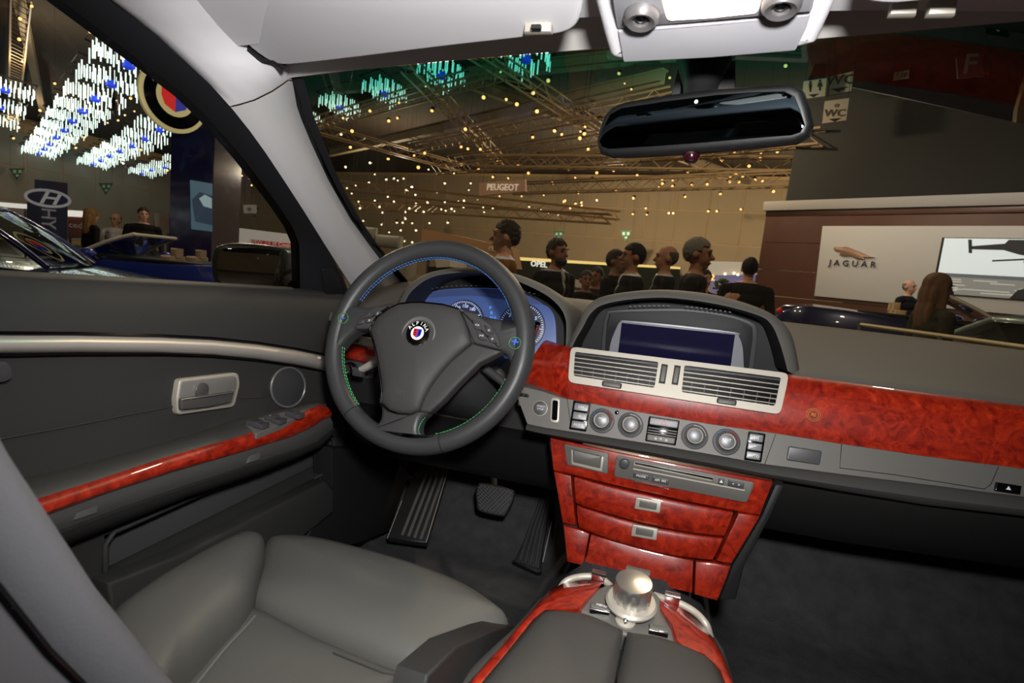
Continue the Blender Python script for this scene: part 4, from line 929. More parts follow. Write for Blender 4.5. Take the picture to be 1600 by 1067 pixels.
# wood: left blade, right blade
ctl = [(1140), ]
def band(name, o_, i_, z0, z1, m, h=.004):
    rows = []
    for a, b in zip(o_, i_):
        A, B = px(*a, z=z0), px(*b, z=z1); rows.append([A + V(0, 0, -.03), A, lerp(A, B, .35) + V(0, 0, h), lerp(A, B, .7) + V(0, 0, h), B, B + V(0, 0, -.02)])
    part(con, name, MB().grid(rows), m, 70)
band('wood_edge', [(690, 1140), (731, 1067), (775, 1018), (815, 972), (838, 945), (858, 922), (880, 911), (915, 908), (948, 912)],
     [(712, 1140), (752, 1067), (796, 1014), (832, 968), (850, 952), (880, 951), (902, 952), (915, 938), (934, 920)], -.402, -.392, M_BURL)
band('wood_edge', [(1178, 1140), (1146, 1067), (1133, 1030), (1118, 1000), (1104, 985), (1085, 965), (1062, 947), (1040, 938), (1028, 934)],
     [(1165, 1140), (1133, 1067), (1125, 1046), (1112, 1032), (1098, 1020), (1070, 1010), (1058, 1000), (1050, 975), (1032, 950)], -.402, -.392, M_BURL)
# armrest lids
def lid(Ls, Rs, arc, zs):
    rows = []
    for i, (l, r) in enumerate(zip(Ls, Rs)):
        z = zs[i]; row = []
        for k in range(11):
            t = k / 10; u_ = lerp(l[0], r[0], t); v_ = lerp(l[1], r[1], t) - arc[i] * math.sin(math.pi * t)
            e = min(t, 1 - t) * 10; dz = .010 * math.sin(math.pi * t) ** .35 if 0 < t < 1 else 0
            row.append(px(u_, v_, z=z) + V(0, 0, dz * (1 if i > 1 else (.0, .75)[i])))
        rows.append([row[0] + V(0, 0, -.03)] + row + [row[-1] + V(0, 0, -.03)])
    rows.insert(0, [p + V(0, 0, -.03) for p in rows[0]])
    part(con, 'armrest_lid', MB().grid(rows), M_LEATHER, 70)
LZs = [-.384, -.382, -.380, -.372, -.360, -.352]
lid([(852, 953), (842, 961), (829, 974), (795, 1016), (752, 1067), (696, 1135)], [(973, 985), (973, 991), (971, 1003), (965, 1035), (957, 1075), (944, 1145)], [10, 7, 4, 1, 0, 0], LZs)
lid([(980, 987), (979, 993), (977, 1005), (970, 1037), (962, 1076), (950, 1145)], [(1112, 1032), (1117, 1039), (1123, 1047), (1130, 1062), (1136, 1080), (1160, 1150)], [6, 5, 3, 1, 0, 0], LZs)
# controller island
PCN = pl((0, .70, -.392), (0, -.16, .987))
isl = part(con, 'control_island', MB().prism(pp(PCN, rounded([(944, 914), (975, 908), (1025, 925), (1038, 945), (1055, 990), (1058, 1006), (1010, 996), (975, 990), (905, 952), (925, 925)], 5)), V(0, 0, -.03), .003, 3), M_GREY, 60, 'satin grey island round the controller')
for c, t in (((938, 947), 'MENU'), ((1030, 980), '')):
    part(isl, 'island_button', MB().prism(pp(off(PCN, .006), rounded(cq(c, 30, 8, .22, .1), 1)), V(0, 0, -.006), .001), M_GREY)
    part(isl, 'chrome_edge', MB().prism(pp(off(PCN, .0065), cq((c[0] - 1, c[1] + 5.5), 30, 2.4, .22, 0)), V(0, 0, -.006), .0006), M_CHROME)
    if t: label_text(isl, t, PCN, (c[0] + 2, c[1] - 1), 4, proud=.0064)
part(isl, 'latch_button', MB().lathe([(.012, 0), (.012, .003), (.008, .005), (.001, .005)], px(977, 972, pl=off(PCN, .001)), PCN[1], 20), M_SILVER)
part(isl, 'latch_pin', MB().lathe([(.003, 0), (.003, .012), (.002, .013)], px(976, 981, pl=off(PCN, -.002)), PCN[1], 10), M_CHROME)
kn = thing('controller_knob', 'large round satin metal rotary controller on the centre console', 'control knob', px(988, 948, z=-.392))
o = px(986, 943, z=-.390); ax = Vector((0, -.16, .987)).normalized(); s = .0232
part(kn, 'flange', MB().lathe([(s * 1.33, 0), (s * 1.36, .003), (s * 1.25, .006), (s * .9, .007)], o, ax, 40), M_SILVER)
rib = MB(); loops = []
for r, h in ((.93, .005), (.97, .008), (1.0, .026), (.985, .030), (.94, .033), (.5, .0345), (.02, .035)):
    u = ax.orthogonal().normalized(); w = ax.cross(u)
    loops.append([o + ax * h + (u * math.cos(k * math.pi / 48) + w * math.sin(k * math.pi / 48)) * s * r * (1 - (.07 if (k // 4) % 2 and .007 < h < .029 else 0)) for k in range(96)])
part(kn, 'knob', rib.rings(loops), mat('knob_metal', (196, 194, 190), .28, metal=.9), 40)
part(kn, 'thumb_block', MB().box(o + ax * .026 + V(.003, .029, 0), (.030, .016, .014), bev=.003), M_GREY)
# chrome rails by the controller
def rail(pts, name='grab_rail'):
    r = thing(name, '', 'rail', px(*pts[0][:2], z=pts[0][2]))
    part(r, 'bar', MB().tube(spline([px(a, b, z=c) for a, b, c in pts], 6), .0046, 10), M_SILVER, 70)
    return r
r1 = rail([(872, 925, -.42), (885, 908, -.405), (908, 901, -.400), (935, 902, -.398), (950, 912, -.398), (962, 925, -.40)]); tag(r1, 'curved satin metal rail left of the controller knob', group='console rails')
r2 = rail([(1022, 930, -.400), (1040, 936, -.398), (1060, 942, -.398), (1085, 956, -.400), (1103, 975, -.405), (1109, 994, -.42)]); tag(r2, 'curved satin metal rail right of the controller knob', group='console rails')
part(r1, 'bracket', MB().box(px(935, 903, z=-.396), (.019, .016, .016), bev=.003), M_CHROME); part(r2, 'bracket', MB().box(px(1050, 937, z=-.396), (.019, .016, .016), bev=.003), M_CHROME)
# ------------------------------------------------------------------ carpet and tunnel
def ftr(y): return -.80 + max(0, (y - 1.44)) * 1.1
rows = []
for i in range(24):
    x = lerp(-.74, .92, i / 23); r = []
    tn = max(0, 1 - ((abs(x + .0) - .10) / .10)) if abs(x) > .10 else 1
    for y in (-.2, .3, .6, .9, 1.1, 1.25, 1.36, 1.44, 1.48, 1.55, 1.64, 1.72):
        z = ftr(y); z = max(z, lerp(z, -.50, min(1, tn)))
        r.append(V(x, y, z))
    rows.append(r)
solo('car_carpet', MB().sheet(rows, V(0, 0, -.03)), M_CARPET, 'dark grey carpet lining the footwells of the car', 'carpet', kind='structure', ang=70)
solo('trim_5', MB().prism([V(-.76, -.3, -1.0), V(-.76, 1.8, -1.0), V(-.76, 1.8, -.12), V(-.76, 1.10, -.12), V(-.76, 1.10, -.3), V(-.76, -.3, -.3)], V(-.03, 0, 0)), M_DARK, 'dark body side behind the driver door panel', 'body side', kind='structure')
solo('trim_6', MB().prism([V(-.74, 1.72, -.9), V(.92, 1.72, -.9), V(.92, 1.72, -.10), V(-.74, 1.72, -.10)], V(0, .03, 0)), M_DARK, 'dark bulkhead behind the pedals', 'bulkhead', kind='structure')
solo('trim_7', MB().prism([V(.92, -.3, -1.0), V(.92, 1.8, -1.0), V(.92, 1.8, -.12), V(.92, -.3, -.12)], V(.03, 0, 0)), M_DARK, 'dark passenger door inner side', 'body side', kind='structure')
# kick panel left
solo('kick_panel', MB().prism([px(u, v, x=-.67) for u, v in [(520, 700), (605, 700), (640, 740), (610, 830), (560, 850), (470, 860), (520, 770)]], V(-.05, 0, 0), .006), M_DARK, 'dark kick panel between door and footrest', 'panel')
# footrest
fp = pl(px(640, 845, z=-.735), V(0, -.55, .835))
ft = thing('footrest', 'black ribbed footrest plate left of the brake pedal', 'footrest', px(635, 846, z=-.735))
part(ft, 'plate', MB().prism(pp(fp, [(605, 840), (666, 848), (702, 727), (655, 718)]), -fp[1] * .02, .003), mat('footrest_black', (30, 30, 31), .45), 50)
for k in range(4):
    a = Vector((628 + k * 9.6, 836 + k * 2.2)); b = Vector((673 + k * 8.3, 723 + k * 1.5))
    part(ft, 'rib', MB().tube(pp(off(fp, .001), [tuple(a), tuple(a.lerp(b, .5)), tuple(b)]), .0045, 6, flat=.6), mat('rib_grey', (84, 84, 84), .5))
part(ft, 'bright_edge', MB().tube(pp(off(fp, .001), [(666, 847), (702, 727)]), .0015, 5), M_SILVER); part(ft, 'bright_edge', MB().tube(pp(off(fp, .001), [(605, 841), (628, 782)]), .0012, 5), M_SILVER)
# brake pedal
bp = thing('brake_pedal', 'black rubber brake pedal with diamond tread', 'pedal', px(775, 808, y=1.36))
PB = pl(px(774, 780, y=1.36), (0, -.85, .52))
bo = [(747, 756), (752, 754), (775, 757), (799, 764), (803, 769), (801, 782), (790, 803), (784, 806), (765, 803), (747, 797), (744, 785), (743, 768)]
pad_ = part(bp, 'pedal_pad', MB().prism(pp(PB, sm2(bo, 3)), -PB[1] * .016, .004, 3), M_RUBBER, 50)
mb = MB()
for k in range(-9, 10):
    for sgn in (1, -1):
        a = Vector((773 + k * 6.2 - 24, 781 + k * 1.0 - 24 * sgn)); b = Vector((773 + k * 6.2 + 24, 781 + k * 1.0 + 24 * sgn)); prev = None
        def ins(p):
            c = False; q = bo
            for i in range(len(q)):
                (x1, y1), (x2, y2) = q[i], q[i - 1]
                if (y1 > p.y) != (y2 > p.y) and p.x < (x2 - x1) * (p.y - y1) / (y2 - y1) + x1: c = not c
            return c
        seg = [a.lerp(b, t / 24) for t in range(25)]; seg = [p for p in seg if ins(Vector((773, 781)).lerp(p, 1.08))]
        if len(seg) > 1: mb.tube(pp(off(PB, .0008), [tuple(seg[0]), tuple(seg[-1])]), .0017, 4)
part(pad_, 'tread', mb, mat('tread_grey', (66, 66, 66), .6), kind='stuff')
part(bp, 'pedal_arm', MB().tube([px(772, 765, y=1.38), px(771, 740, y=1.44), px(769, 690, y=1.55)], .011, 8, flat=.6), M_DARK)
# accelerator
ac = thing('accelerator_pedal', 'long black ribbed accelerator pedal beside the centre tunnel', 'pedal', px(830, 886, z=-.775))
PA = pl(px(832, 880, z=-.765), (0, -.62, .785))
part(ac, 'pedal_pad', MB().prism(pp(PA, rounded([(803, 876), (843, 889), (862, 775), (851, 768), (846, 769), (828, 825)], 4)), -PA[1] * .014, .003), M_RUBBER, 50)
for k in range(4):
    a = Vector((812 + k * 8.2, 876 + k * 2.6)); b = Vector((849 + k * 3.4, 772 + k * 1.2))
    part(ac, 'rib', MB().tube(pp(off(PA, .001), [tuple(a), tuple(a.lerp(b, .5) + Vector((-2, 0))), tuple(b)]), [.0045, .0042, .003], 6, flat=.6), mat('rib_dark', (58, 58, 58), .5))
part(ac, 'pivot_foot', MB().prism(pp(off(PA, -.004), [(800, 876), (806, 872), (846, 886), (845, 893), (838, 894)]), -PA[1] * .02, .002), M_DARK)
part(ac, 'side_edge', MB().tube(pp(PA, [(848, 878), (862, 815)]), .002, 5), mat('edge_light', (150, 150, 150), .5))
# inner lining behind the camera, seen only in the mirrors: rear bench
solo('rear_bench', MB().box((0, -1.0, -.25), (1.4, .25, .8), bev=.06).box((0, -.75, -.6), (1.4, .6, .2), bev=.05), M_SEAT, 'charcoal leather rear bench behind the front seats', 'car seat')
# ================================================================== the exhibition hall
FZ = -1.40
HALL = 27.0
def dpx(u, v, d):
    """pixel at depth d along the camera axis"""
    return ray(u, v) * d
AD = Vector((-.816, .577, 0)); BD = Vector((.577, .816, 0))          # directions of the roof grid
solo('floor', MB().box((-10, 10, FZ - .05), (130, 100, .1)), mat('hall_floor', (70, 62, 54), .5, vary=(.6, .2)), 'dark exhibition hall floor', 'floor', kind='structure')
solo('ceiling', MB().box((-10, 10, 7.9), (130, 110, .2)), mat('hall_roof', (56, 47, 37), .9), 'dark hall roof above the trusses', 'ceiling', kind='structure')
M_WALL = mat('wall_cladding', (156, 138, 110), .8, vary=(.5, .12)); M_RAIL = mat('wall_rail', (186, 156, 112), .7)
M_WALL2 = mat('wall_cladding_grey', (150, 146, 134), .8, vary=(.5, .12))
def wall(name, o, d, length, height, m, label, step, n, t0=0):
    """clad wall: backing plus separate panels on it"""
    nrm = Vector((d.y, -d.x, 0)); nrm = nrm if nrm.dot(-o) > 0 else -nrm
    R = Matrix((d, -nrm, Vector((0, 0, 1)))).transposed()
    w = solo(name, MB().box(o + d * (length / 2) - nrm * .15 + V(0, 0, height / 2), (length, .2, height), R), M_RAIL, label, 'wall', kind='structure', base=o)
    me = MB().box((0, 0, 0), (step - .06, .06, step - .06), R, bev=.02, seg=1).mesh('panel', m)
    for i in range(n[0]):
        for j in range(n[1]):
            p = bpy.data.objects.new('panel', me); COL.objects.link(p); p.parent = w
            p.location = d * ((i + t0 + .5) * step) - nrm * .03 + V(0, 0, (j + .5) * step + .3)
    return w
bd = Vector((-.98, .199, 0)); o = px(1330, 400, y=38.5); o.z = FZ
wall('wall_back', o, bd, 62, 9.1, M_WALL, 'tan clad back wall of the hall', 2.15, (28, 4))
wall('wall_left', V(-48, 0, FZ), V(0, 1, 0), 60, 9.1, M_WALL2, 'grey clad left wall of the hall', 2.6, (23, 3))
solo('wall_right', MB().box((32, 10, 3.2), (.3, 90, 9.2)), mat('dark_wall', (34, 33, 32), .9), 'dark right wall of the hall', 'wall', kind='structure')
solo('wall_rear', MB().box((0, -24, 3.2), (110, .3, 9.2)), mat('rear_cladding', (120, 106, 86), .9), 'dark rear wall of the hall behind the car', 'wall', kind='structure')
# ------------------------------------------------------------------ trusses and beams
M_TRUSS = mat('truss_alu', (176, 150, 112), .5, metal=.2); M_BEAM = mat('roof_beam', (150, 134, 108), .8)
def truss(a, b, z, w=.42, lab='', solid=False):
    A, B = px(*a, z=z), px(*b, z=z); d = (B - A); L = d.length; d.normalize(); s = Vector((-d.y, d.x, 0))
    A = A - d * 3; B = B + d * 3; L += 6
    t = thing('roof_beam' if solid else 'lighting_truss', lab, 'beam' if solid else 'truss', A, 'roof beams' if solid else 'lighting trusses')
    if solid:
        c = (A + B) / 2; R = Matrix((d, s, V(0, 0, 1))).transposed()
        for dz in (.2, -.2): part(t, 'flange', MB().box(c + V(0, 0, dz), (L, .30, .05), R), M_BEAM)
        part(t, 'web', MB().box(c, (L, .05, .4), R), M_BEAM)
        return
    for ss, dz in ((-.5, 0), (.5, 0), (-.5, w), (.5, w)): part(t, 'chord', MB().tube([A + s * (ss * w) + V(0, 0, dz), B + s * (ss * w) + V(0, 0, dz)], .035, 6), M_TRUSS)
    mb = MB(); n = int(L / .55)
    for k in range(n):
        p, q = A + d * (L * k / n), A + d * (L * (k + 1) / n)
        for ss in (-.5, .5):
            u_, v_ = (p, q) if k % 2 else (q, p)
            mb.tube([u_ + s * (ss * w), v_ + s * (ss * w) + V(0, 0, w)], .016, 4, caps=False)
        mb.tube([p + s * (.5 * w), q - s * (.5 * w)], .014, 4, caps=False)
    part(t, 'bracing', mb, M_TRUSS, kind='stuff', flatshade=True)
truss((548, 231), (920, 147), 6.2, solid=True, lab='long pale roof beam crossing the middle of the windscreen view')
truss((600, 130), (930, 95), 7.2, solid=True, lab='roof beam nearest the sun visor seen through the windscreen')
truss((700, 118), (1190, 290), 7.4, solid=True, lab='roof beam running away to the right behind the mirror')
truss((30, 0), (75, 210), 7.4, solid=True, lab='roof beam running through the side window view')
truss((479, 204), (689, 147), 5.6, lab='lighting truss left of the long roof beam'); truss((686, 162), (760, 236), 5.6, lab='lighting truss running away above the hanging name sign')
truss((827, 144), (940, 215), 5.6, lab='lighting truss running towards the mirror from the left'); truss((695, 228), (930, 184), 5.4, lab='lighting truss directly below the long roof beam')
truss((760, 250), (930, 226), 5.0, lab='second lighting truss below the long roof beam'); truss((740, 268), (1000, 252), 4.6, lab='low lighting truss nearest the clad back wall')
truss((560, 225), (660, 252), 5.2, lab='lighting truss behind the steering wheel side of the windscreen'); truss((940, 255), (1120, 240), 4.3, lab='lighting truss under the rear view mirror')
truss((570, 300), (880, 334), 3.3, lab='low dark lighting frame left of the hanging name sign'); truss((880, 300), (1100, 294), 3.4, lab='low lighting truss above the green triangle signs'); truss((620, 330), (860, 344), 2.7, lab='lowest lighting frame just above the wheel'); truss((850, 262), (1110, 266), 4.0, lab='long lighting truss crossing below the mirror')
truss((30, 40), (20, 190), 6.0, lab='lighting truss left of the hanging tube lights')
# ------------------------------------------------------------------ spotlights
M_LENS = mat('spot_lens_warm', (255, 226, 180), .4, emit=((255, 186, 104), 2.6)); M_LENS.cycles.emission_sampling = 'NONE'
M_LENSW = mat('spot_lens_white', (255, 246, 230), .4, emit=((255, 226, 180), 2.6)); M_LENSW.cycles.emission_sampling = 'NONE'
M_CAN = mat('spot_can', (30, 27, 24), .5, metal=.3)
can_me = MB().lathe([(.05, -.26), (.085, -.24), (.09, -.05), (.10, 0), (.085, -.01)], (0, 0, 0), (0, 0, 1), 12).mesh('housing', M_CAN)
lens_me = [MB().lathe([(.086, -.012), (.088, .0), (.05, .012), (.002, .014)], (0, 0, 0), (0, 0, 1), 12).mesh('lens', m) for m in (M_LENS, M_LENSW)]
yoke_me = MB().tube([(-.11, 0, -.12), (-.11, 0, -.32), (.11, 0, -.32), (.11, 0, -.12)], .012, 5).mesh('yoke', M_CAN)
def spot(u, v, r, warm=True, zt=5.0):
    rr = ray(u, v); d = min(zt / max(rr.z, .02), 39 + random.uniform(-14, -2))
    if rr.z * d > zt + .3: d = zt / rr.z
    p = rr * d
    reg = 'outside the side window' if u < 440 else ('in the dense cluster left of the hanging name sign' if u < 740 and v > 255 else ('in the upper left of the windscreen' if u < 740 else ('in front of the clad back wall' if v > 300 else ('left of the mirror' if u < 925 else ('above the mirror' if v < 150 else 'below the mirror')))))
    s = thing('spotlight', ('small warm' if warm else 'small white') + ' spotlight hanging ' + reg, 'spotlight', p, 'hall spotlights ' + reg)
    aim = (-p).normalized() + V(random.uniform(-.5, .5), random.uniform(-.5, .5), random.uniform(-.9, -.2)) * .8
    qr = aim.to_track_quat('Z', 'Y'); k = r * .82 * d / F / .09
    part(s, 'hanger', MB().tube([p + V(0, 0, .1), V(p.x, p.y, 7.85)], .003, 4, caps=False), M_CAN)
    for me, nm in ((can_me, 'housing'), (lens_me[0 if warm else 1], 'lens'), (yoke_me, 'yoke')):
        c = bpy.data.objects.new(nm, me); COL.objects.link(c); c.parent = s; c.rotation_euler = qr.to_euler(); c.scale = (k,) * 3
c2 = [(1388, 220, 4), (1052, 307, 4), (1225, 343, 4), (1330, 380, 4), (1310, 285, 4), (783, 377, 3.5), (957, 473, 3.5), (558, 430, 3.2), (603, 415, 2.5), (367, 483, 3.4), (358, 567, 3), (460, 378, 3), (555, 628, 3), (712, 672, 3.4), (935, 565, 2.8), (970, 575, 2.8), (1035, 578, 2.8), (745, 597, 2.8), (690, 610, 2.4), (935, 657, 3), (1025, 680, 2.8), (1230, 665, 3.2), (1420, 480, 3.4), (1460, 500, 2.8), (1580, 495, 3.2), (1555, 520, 3.4), (1580, 460, 2.4), (1308, 515, 3), (1340, 608, 2.8), (1125, 637, 2.4), (1495, 680, 3), (1285, 702, 3), (1180, 728, 2.2), (1410, 752, 2.2), (1100, 722, 2.4), (1135, 822, 1.8), (1250, 822, 1.8), (1365, 817, 1.8), (1545, 803, 2.4), (1470, 850, 2.6), (1530, 860, 2.2), (1563, 870, 2.2), (1503, 885, 2.2), (1140, 175, 2.4), (750, 250, 2), (1170, 318, 3), (612, 335, 2.4), (320, 415, 2.4), (1270, 608, 2)]
c2w = [(1290, 877), (1350, 895), (1390, 908), (1440, 920), (898, 703), (333, 670), (485, 708), (545, 735), (605, 740), (635, 730), (455, 752), (425, 757), (385, 767), (300, 762), (365, 808), (553, 825), (510, 878), (525, 907), (408, 885), (400, 850), (485, 845), (678, 775), (697, 815), (850, 755), (765, 683), (985, 755), (975, 790), (850, 853), (832, 890), (885, 888), (855, 898), (950, 845), (947, 880), (1020, 840), (1050, 880), (1055, 905), (1100, 885), (700, 860), (698, 900), (665, 885), (645, 905), (740, 903), (760, 855), (770, 962), (865, 960), (680, 963), (520, 970), (425, 950), (645, 940), (600, 960), (630, 960), (920, 850), (620, 1000), (700, 1000), (560, 1010), (480, 1000), (810, 800), (900, 900), (585, 730), (650, 790), (585, 850), (640, 1056), (680, 1062), (340, 780), (460, 648), (310, 500)]
for u, v, r in c2: spot(440 + u / 3.333, 60 + v / 3.333, r * .95, True, 5.2)
for u, v in c2w: spot(440 + u / 3.333, 60 + v / 3.333, random.uniform(1.5, 2.3), False, 4.6)
c3 = [(22, 420, 4), (390, 383, 3.4), (655, 405, 2.6), (1258, 343, 3.6), (55, 682, 3.4), (92, 700, 2.6), (215, 660, 2.2), (190, 685, 2.2), (210, 697, 3.4), (187, 720, 3.6), (230, 777, 3), (375, 853, 2.6), (408, 855, 2.2), (130, 880, 2.6), (275, 900, 3), (362, 890, 2.6), (485, 913, 2.6), (248, 933, 2.4), (163, 925, 2), (655, 830, 3), (750, 893, 3.2), (925, 835, 3.4), (990, 795, 2.8), (1130, 795, 2.4), (1125, 828, 3.6), (1215, 790, 3), (1068, 865, 3.2), (970, 918, 2.6), (1000, 905, 3), (1035, 918, 2.8), (967, 947, 3), (1015, 947, 3), (1098, 938, 3.4), (1138, 943, 2.4), (1195, 997, 3), (918, 1010, 2.8), (850, 960, 2.8), (770, 965, 3), (668, 970, 3), (670, 940, 2), (615, 935, 2), (617, 957, 3), (597, 977, 2.8), (375, 993, 2.4), (178, 1005, 2.4), (465, 1032, 2.4), (275, 1043, 2), (735, 1025, 2.4), (45, 955, 2.2), (110, 1045, 2.4), (165, 1060, 2.2), (195, 1055, 2.2), (420, 435, 2), (455, 465, 2.4)]
for u, v, r in c3: spot(850 + u / 3.333, v / 3.333, r * .95, True, 4.8)
c7 = [(362, 115), (435, 118), (550, 110), (573, 110), (430, 85), (800, 100), (755, 100), (925, 90), (365, 30), (820, 10)]
for u, v in c7: spot(880 + u / 3.333, 300 + v / 3.333, 2.2, True, 4.4)
c1 = [(105, 98, 3.6), (165, 32, 3), (100, 205, 3.4), (470, 165, 3.6), (208, 575, 2.8), (680, 512, 2.8), (797, 517, 2), (885, 465, 2.2), (95, 663, 3), (285, 435, 2.6), (115, 320, 2), (30, 625, 2.6), (70, 720, 2.4), (440, 715, 2.4), (395, 770, 2.4), (735, 780, 2.4), (630, 830, 2.4), (640, 850, 2.4), (870, 887, 2.6), (1260, 915, 1.8), (1310, 965, 1.8), (1380, 1000, 2.2), (1410, 1020, 2.4), (1375, 965, 1.6), (615, 627, 2.2), (650, 600, 1.8), (700, 580, 1.8), (560, 640, 1.6), (830, 450, 1.8), (1300, 930, 1.5), (520, 580, 1.6)]
for u, v, r in c1: spot(u / 3.333, v / 3.333, r * .9, random.random() < .7, 5.0)
# ------------------------------------------------------------------ hanging tube lights, in rows
M_TUBE = mat('tube_light', (240, 250, 240), .5, emit=((226, 246, 232), 1.5)); M_TUBE.cycles.emission_sampling = 'NONE'
M_TBLUE = mat('tube_hub_blue', (40, 70, 220), .4, emit=((40, 70, 230), .7)); M_TBLUE.cycles.emission_sampling = 'NONE'
LA = Vector((-.866, .5, 0)); LB = Vector((.08, .997, 0))
def tube_cluster():
    mb = MB(); rnd = random.Random(3)
    for i in range(3):
        for j in range(13):
            if i == 1 and 5 < j < 7: continue
            p = LA * ((i / 2 - .5) * 1.3 + rnd.uniform(-.1, .1)) + LB * ((j / 12 - .5) * 2.0); h = .36 + rnd.uniform(-.06, .12); z = rnd.uniform(-.10, .10)
            mb.tube([p + V(0, 0, z), p + V(0, 0, z - h)], .022, 5)
    return mb.mesh('tubes', M_TUBE)
tc_me = tube_cluster()
hub_me = MB().lathe([(.10, -.40), (.16, -.36), (.16, -.20), (.10, -.16)], (0, 0, 0), (0, 0, 1), 6).mesh('hub', M_TBLUE)
frm_me = MB().tube([LA * -.7 + LB * -1.1 + V(0, 0, .14), LA * .7 + LB * -1.1 + V(0, 0, .14), LA * .7 + LB * 1.1 + V(0, 0, .14), LA * -.7 + LB * 1.1 + V(0, 0, .14)], .03, 5, closed=True).mesh('frame', M_CAN)
ORD = ['nearest', 'second', 'third', 'fourth', 'fifth', 'sixth', 'seventh', 'eighth', 'ninth', 'tenth', 'farthest']; _cnt = {}
def cluster(u, v, z, row, sc=1.0):
    p = px(u, v, z=z); i = _cnt[row] = _cnt.get(row, -1) + 1
    t = thing('tube_light', ORD[i] + ' hanging tube light with blue hub in the ' + row, 'ceiling light', p, 'tube lights in the ' + row)
    t.scale = (sc,) * 3
    part(t, 'hanger', MB().tube([p, p + V(0, 0, (7.85 - z) / sc)], .006, 4, caps=False), M_CAN)
    for me, nm in ((tc_me, 'tubes'), (hub_me, 'hub'), (frm_me, 'frame')):
        c = bpy.data.objects.new(nm, me); COL.objects.link(c); c.parent = t
        if nm == 'tubes': c['kind'] = 'stuff'
R1 = 'long side window row'; R2 = 'row nearer the navy tower'; R3 = 'low row left of the navy tower'; R4 = 'row behind the green windscreen band'; R0 = 'row at the far left edge'
for u, v in ((201.6, 85.5), (174, 117), (149, 141.6), (129, 162), (112.5, 178.5), (100.5, 194), (88, 206), (78, 217.5), (69, 225.6), (61, 233), (53, 241)): cluster(u, v, 5.6, R1, 1.1)
for u, v in ((275, 176), (250, 192), (227, 207), (207, 219), (188, 228), (172, 236), (157.5, 243.6), (146, 250), (135, 256.5)): cluster(u, v, 5.6, R2, 1.15)
for u, v in ((281, 246), (258.6, 255), (237, 259.5), (222.6, 265), (207.6, 271.5)): cluster(u, v, 5.6, R3, 1.1)
for u, v in ((824, 78), (691, 105), (602, 135), (531.5, 157.5), (473, 177)): cluster(u, v, 6.4, R4, .95)
for u, v in ((8, 130), (0, 158), (-6, 182)): cluster(u, v, 5.6, R0)
# ------------------------------------------------------------------ signs
def board(name, label, cat, pts, d, col, th=.08, group=None, nrm=None, rough=.6, emit=None, **k):
    hang = name in ('hanging_sign', 'triangle_sign', 'toilet_sign', 'small_sign', 'letter_sign', 'square_sign')
    """flat sign: corner pixels at depth d on a plane facing the camera (or nrm)"""
    c = [sum(p[0] for p in pts) / len(pts), sum(p[1] for p in pts) / len(pts)]
    P = pl(dpx(*c, d), nrm or (-dpx(*c, d)).normalized() * 1.0)
    t = thing(name, label, cat, dpx(*c, d), group)
    Q = pp(P, pts)
    if hang is not None:
        zl = max(q.z for q in Q) if hang else min(q.z for q in Q); m_ = M_CAN if hang else M_GREY
        for q in ([max(Q, key=lambda w: w.x), min(Q, key=lambda w: w.x)] if len(Q) != 3 else Q[:2]):
            w = q.lerp(sum(Q, Vector()) / len(Q), .15) - P[1] * th * .5
            part(t, 'hanger' if hang else 'post', MB().tube([V(w.x, w.y, w.z), V(w.x, w.y, 7.85 if hang else FZ)], .006 if hang else .03, 5), m_)
    part(t, 'board', MB().prism(Q, -P[1] * th), mat(name + '_' + '_'.join(str(x) for x in col), col, rough, emit=emit), 30)
    return t, P
def facing(ang): a = math.radians(ang); return Vector((math.sin(a), -math.cos(a), 0))
def words(t, txt, P, c, h, col, sx=1.0, bold=.01, emit=None, proud=.01, depth=.02, lean=0.0, name='lettering'):
    return label_text(t, txt, off(P, proud), c, h, mat('ink_%d_%d_%d%s' % (*col, 'e' if emit else ''), col, .5, emit=emit), 0, bold, sx, name, depth, lean)
t, P = board('hanging_sign', 'brown hanging sign with white capitals below the trusses', 'sign', [(748, 286), (820, 280), (821, 299), (749, 306)], 14, (176, 136, 108), nrm=facing(-14))
words(t, 'PEUGEOT', P, (785, 293), 10, (245, 232, 218), .95, .02, emit=((235, 220, 200), .3))  # slight glow put into the letters so they stand out from the board
def tri(u, v, w, h, d, lab, n):
    t, P = board('triangle_sign', lab, 'sign', [(u - w, v - h), (u + w, v - h), (u, v + h)], d, (30, 92, 66), group='green triangle signs', nrm=n)
    for du in (-.35, .35): part(t, 'white_mark', MB().prism(pp(off(P, .01), cq((u + du * w, v - .45 * h), w * .4, h * .5, 0, 0)), -P[1] * .02), mat('sign_white', (170, 185, 170), .6))
    part(t, 'white_mark', MB().prism(pp(off(P, .01), cq((u, v + .25 * h), w * .35, h * .35, 0, 0)), -P[1] * .02), mat('sign_white', (170, 185, 170), .6))
NB = Vector((-.199, -.98, 0)); NL = Vector((1, 0, 0))
tri(873, 369, 9, 8, 35, 'green triangle sign on the back wall above the bearded man', NB); tri(978, 369, 10, 9, 35, 'green triangle sign on the back wall right of the other, above two men', NB)
tri(27, 272, 12, 9, 40, 'green triangle sign on the grey wall left of the blue banner', NL); tri(166, 295, 11, 9, 43, 'green triangle sign on the grey wall right of the blue banner', NL); tri(398, 332, 7, 7, 50, 'small green triangle sign right of the blue tower', NL)
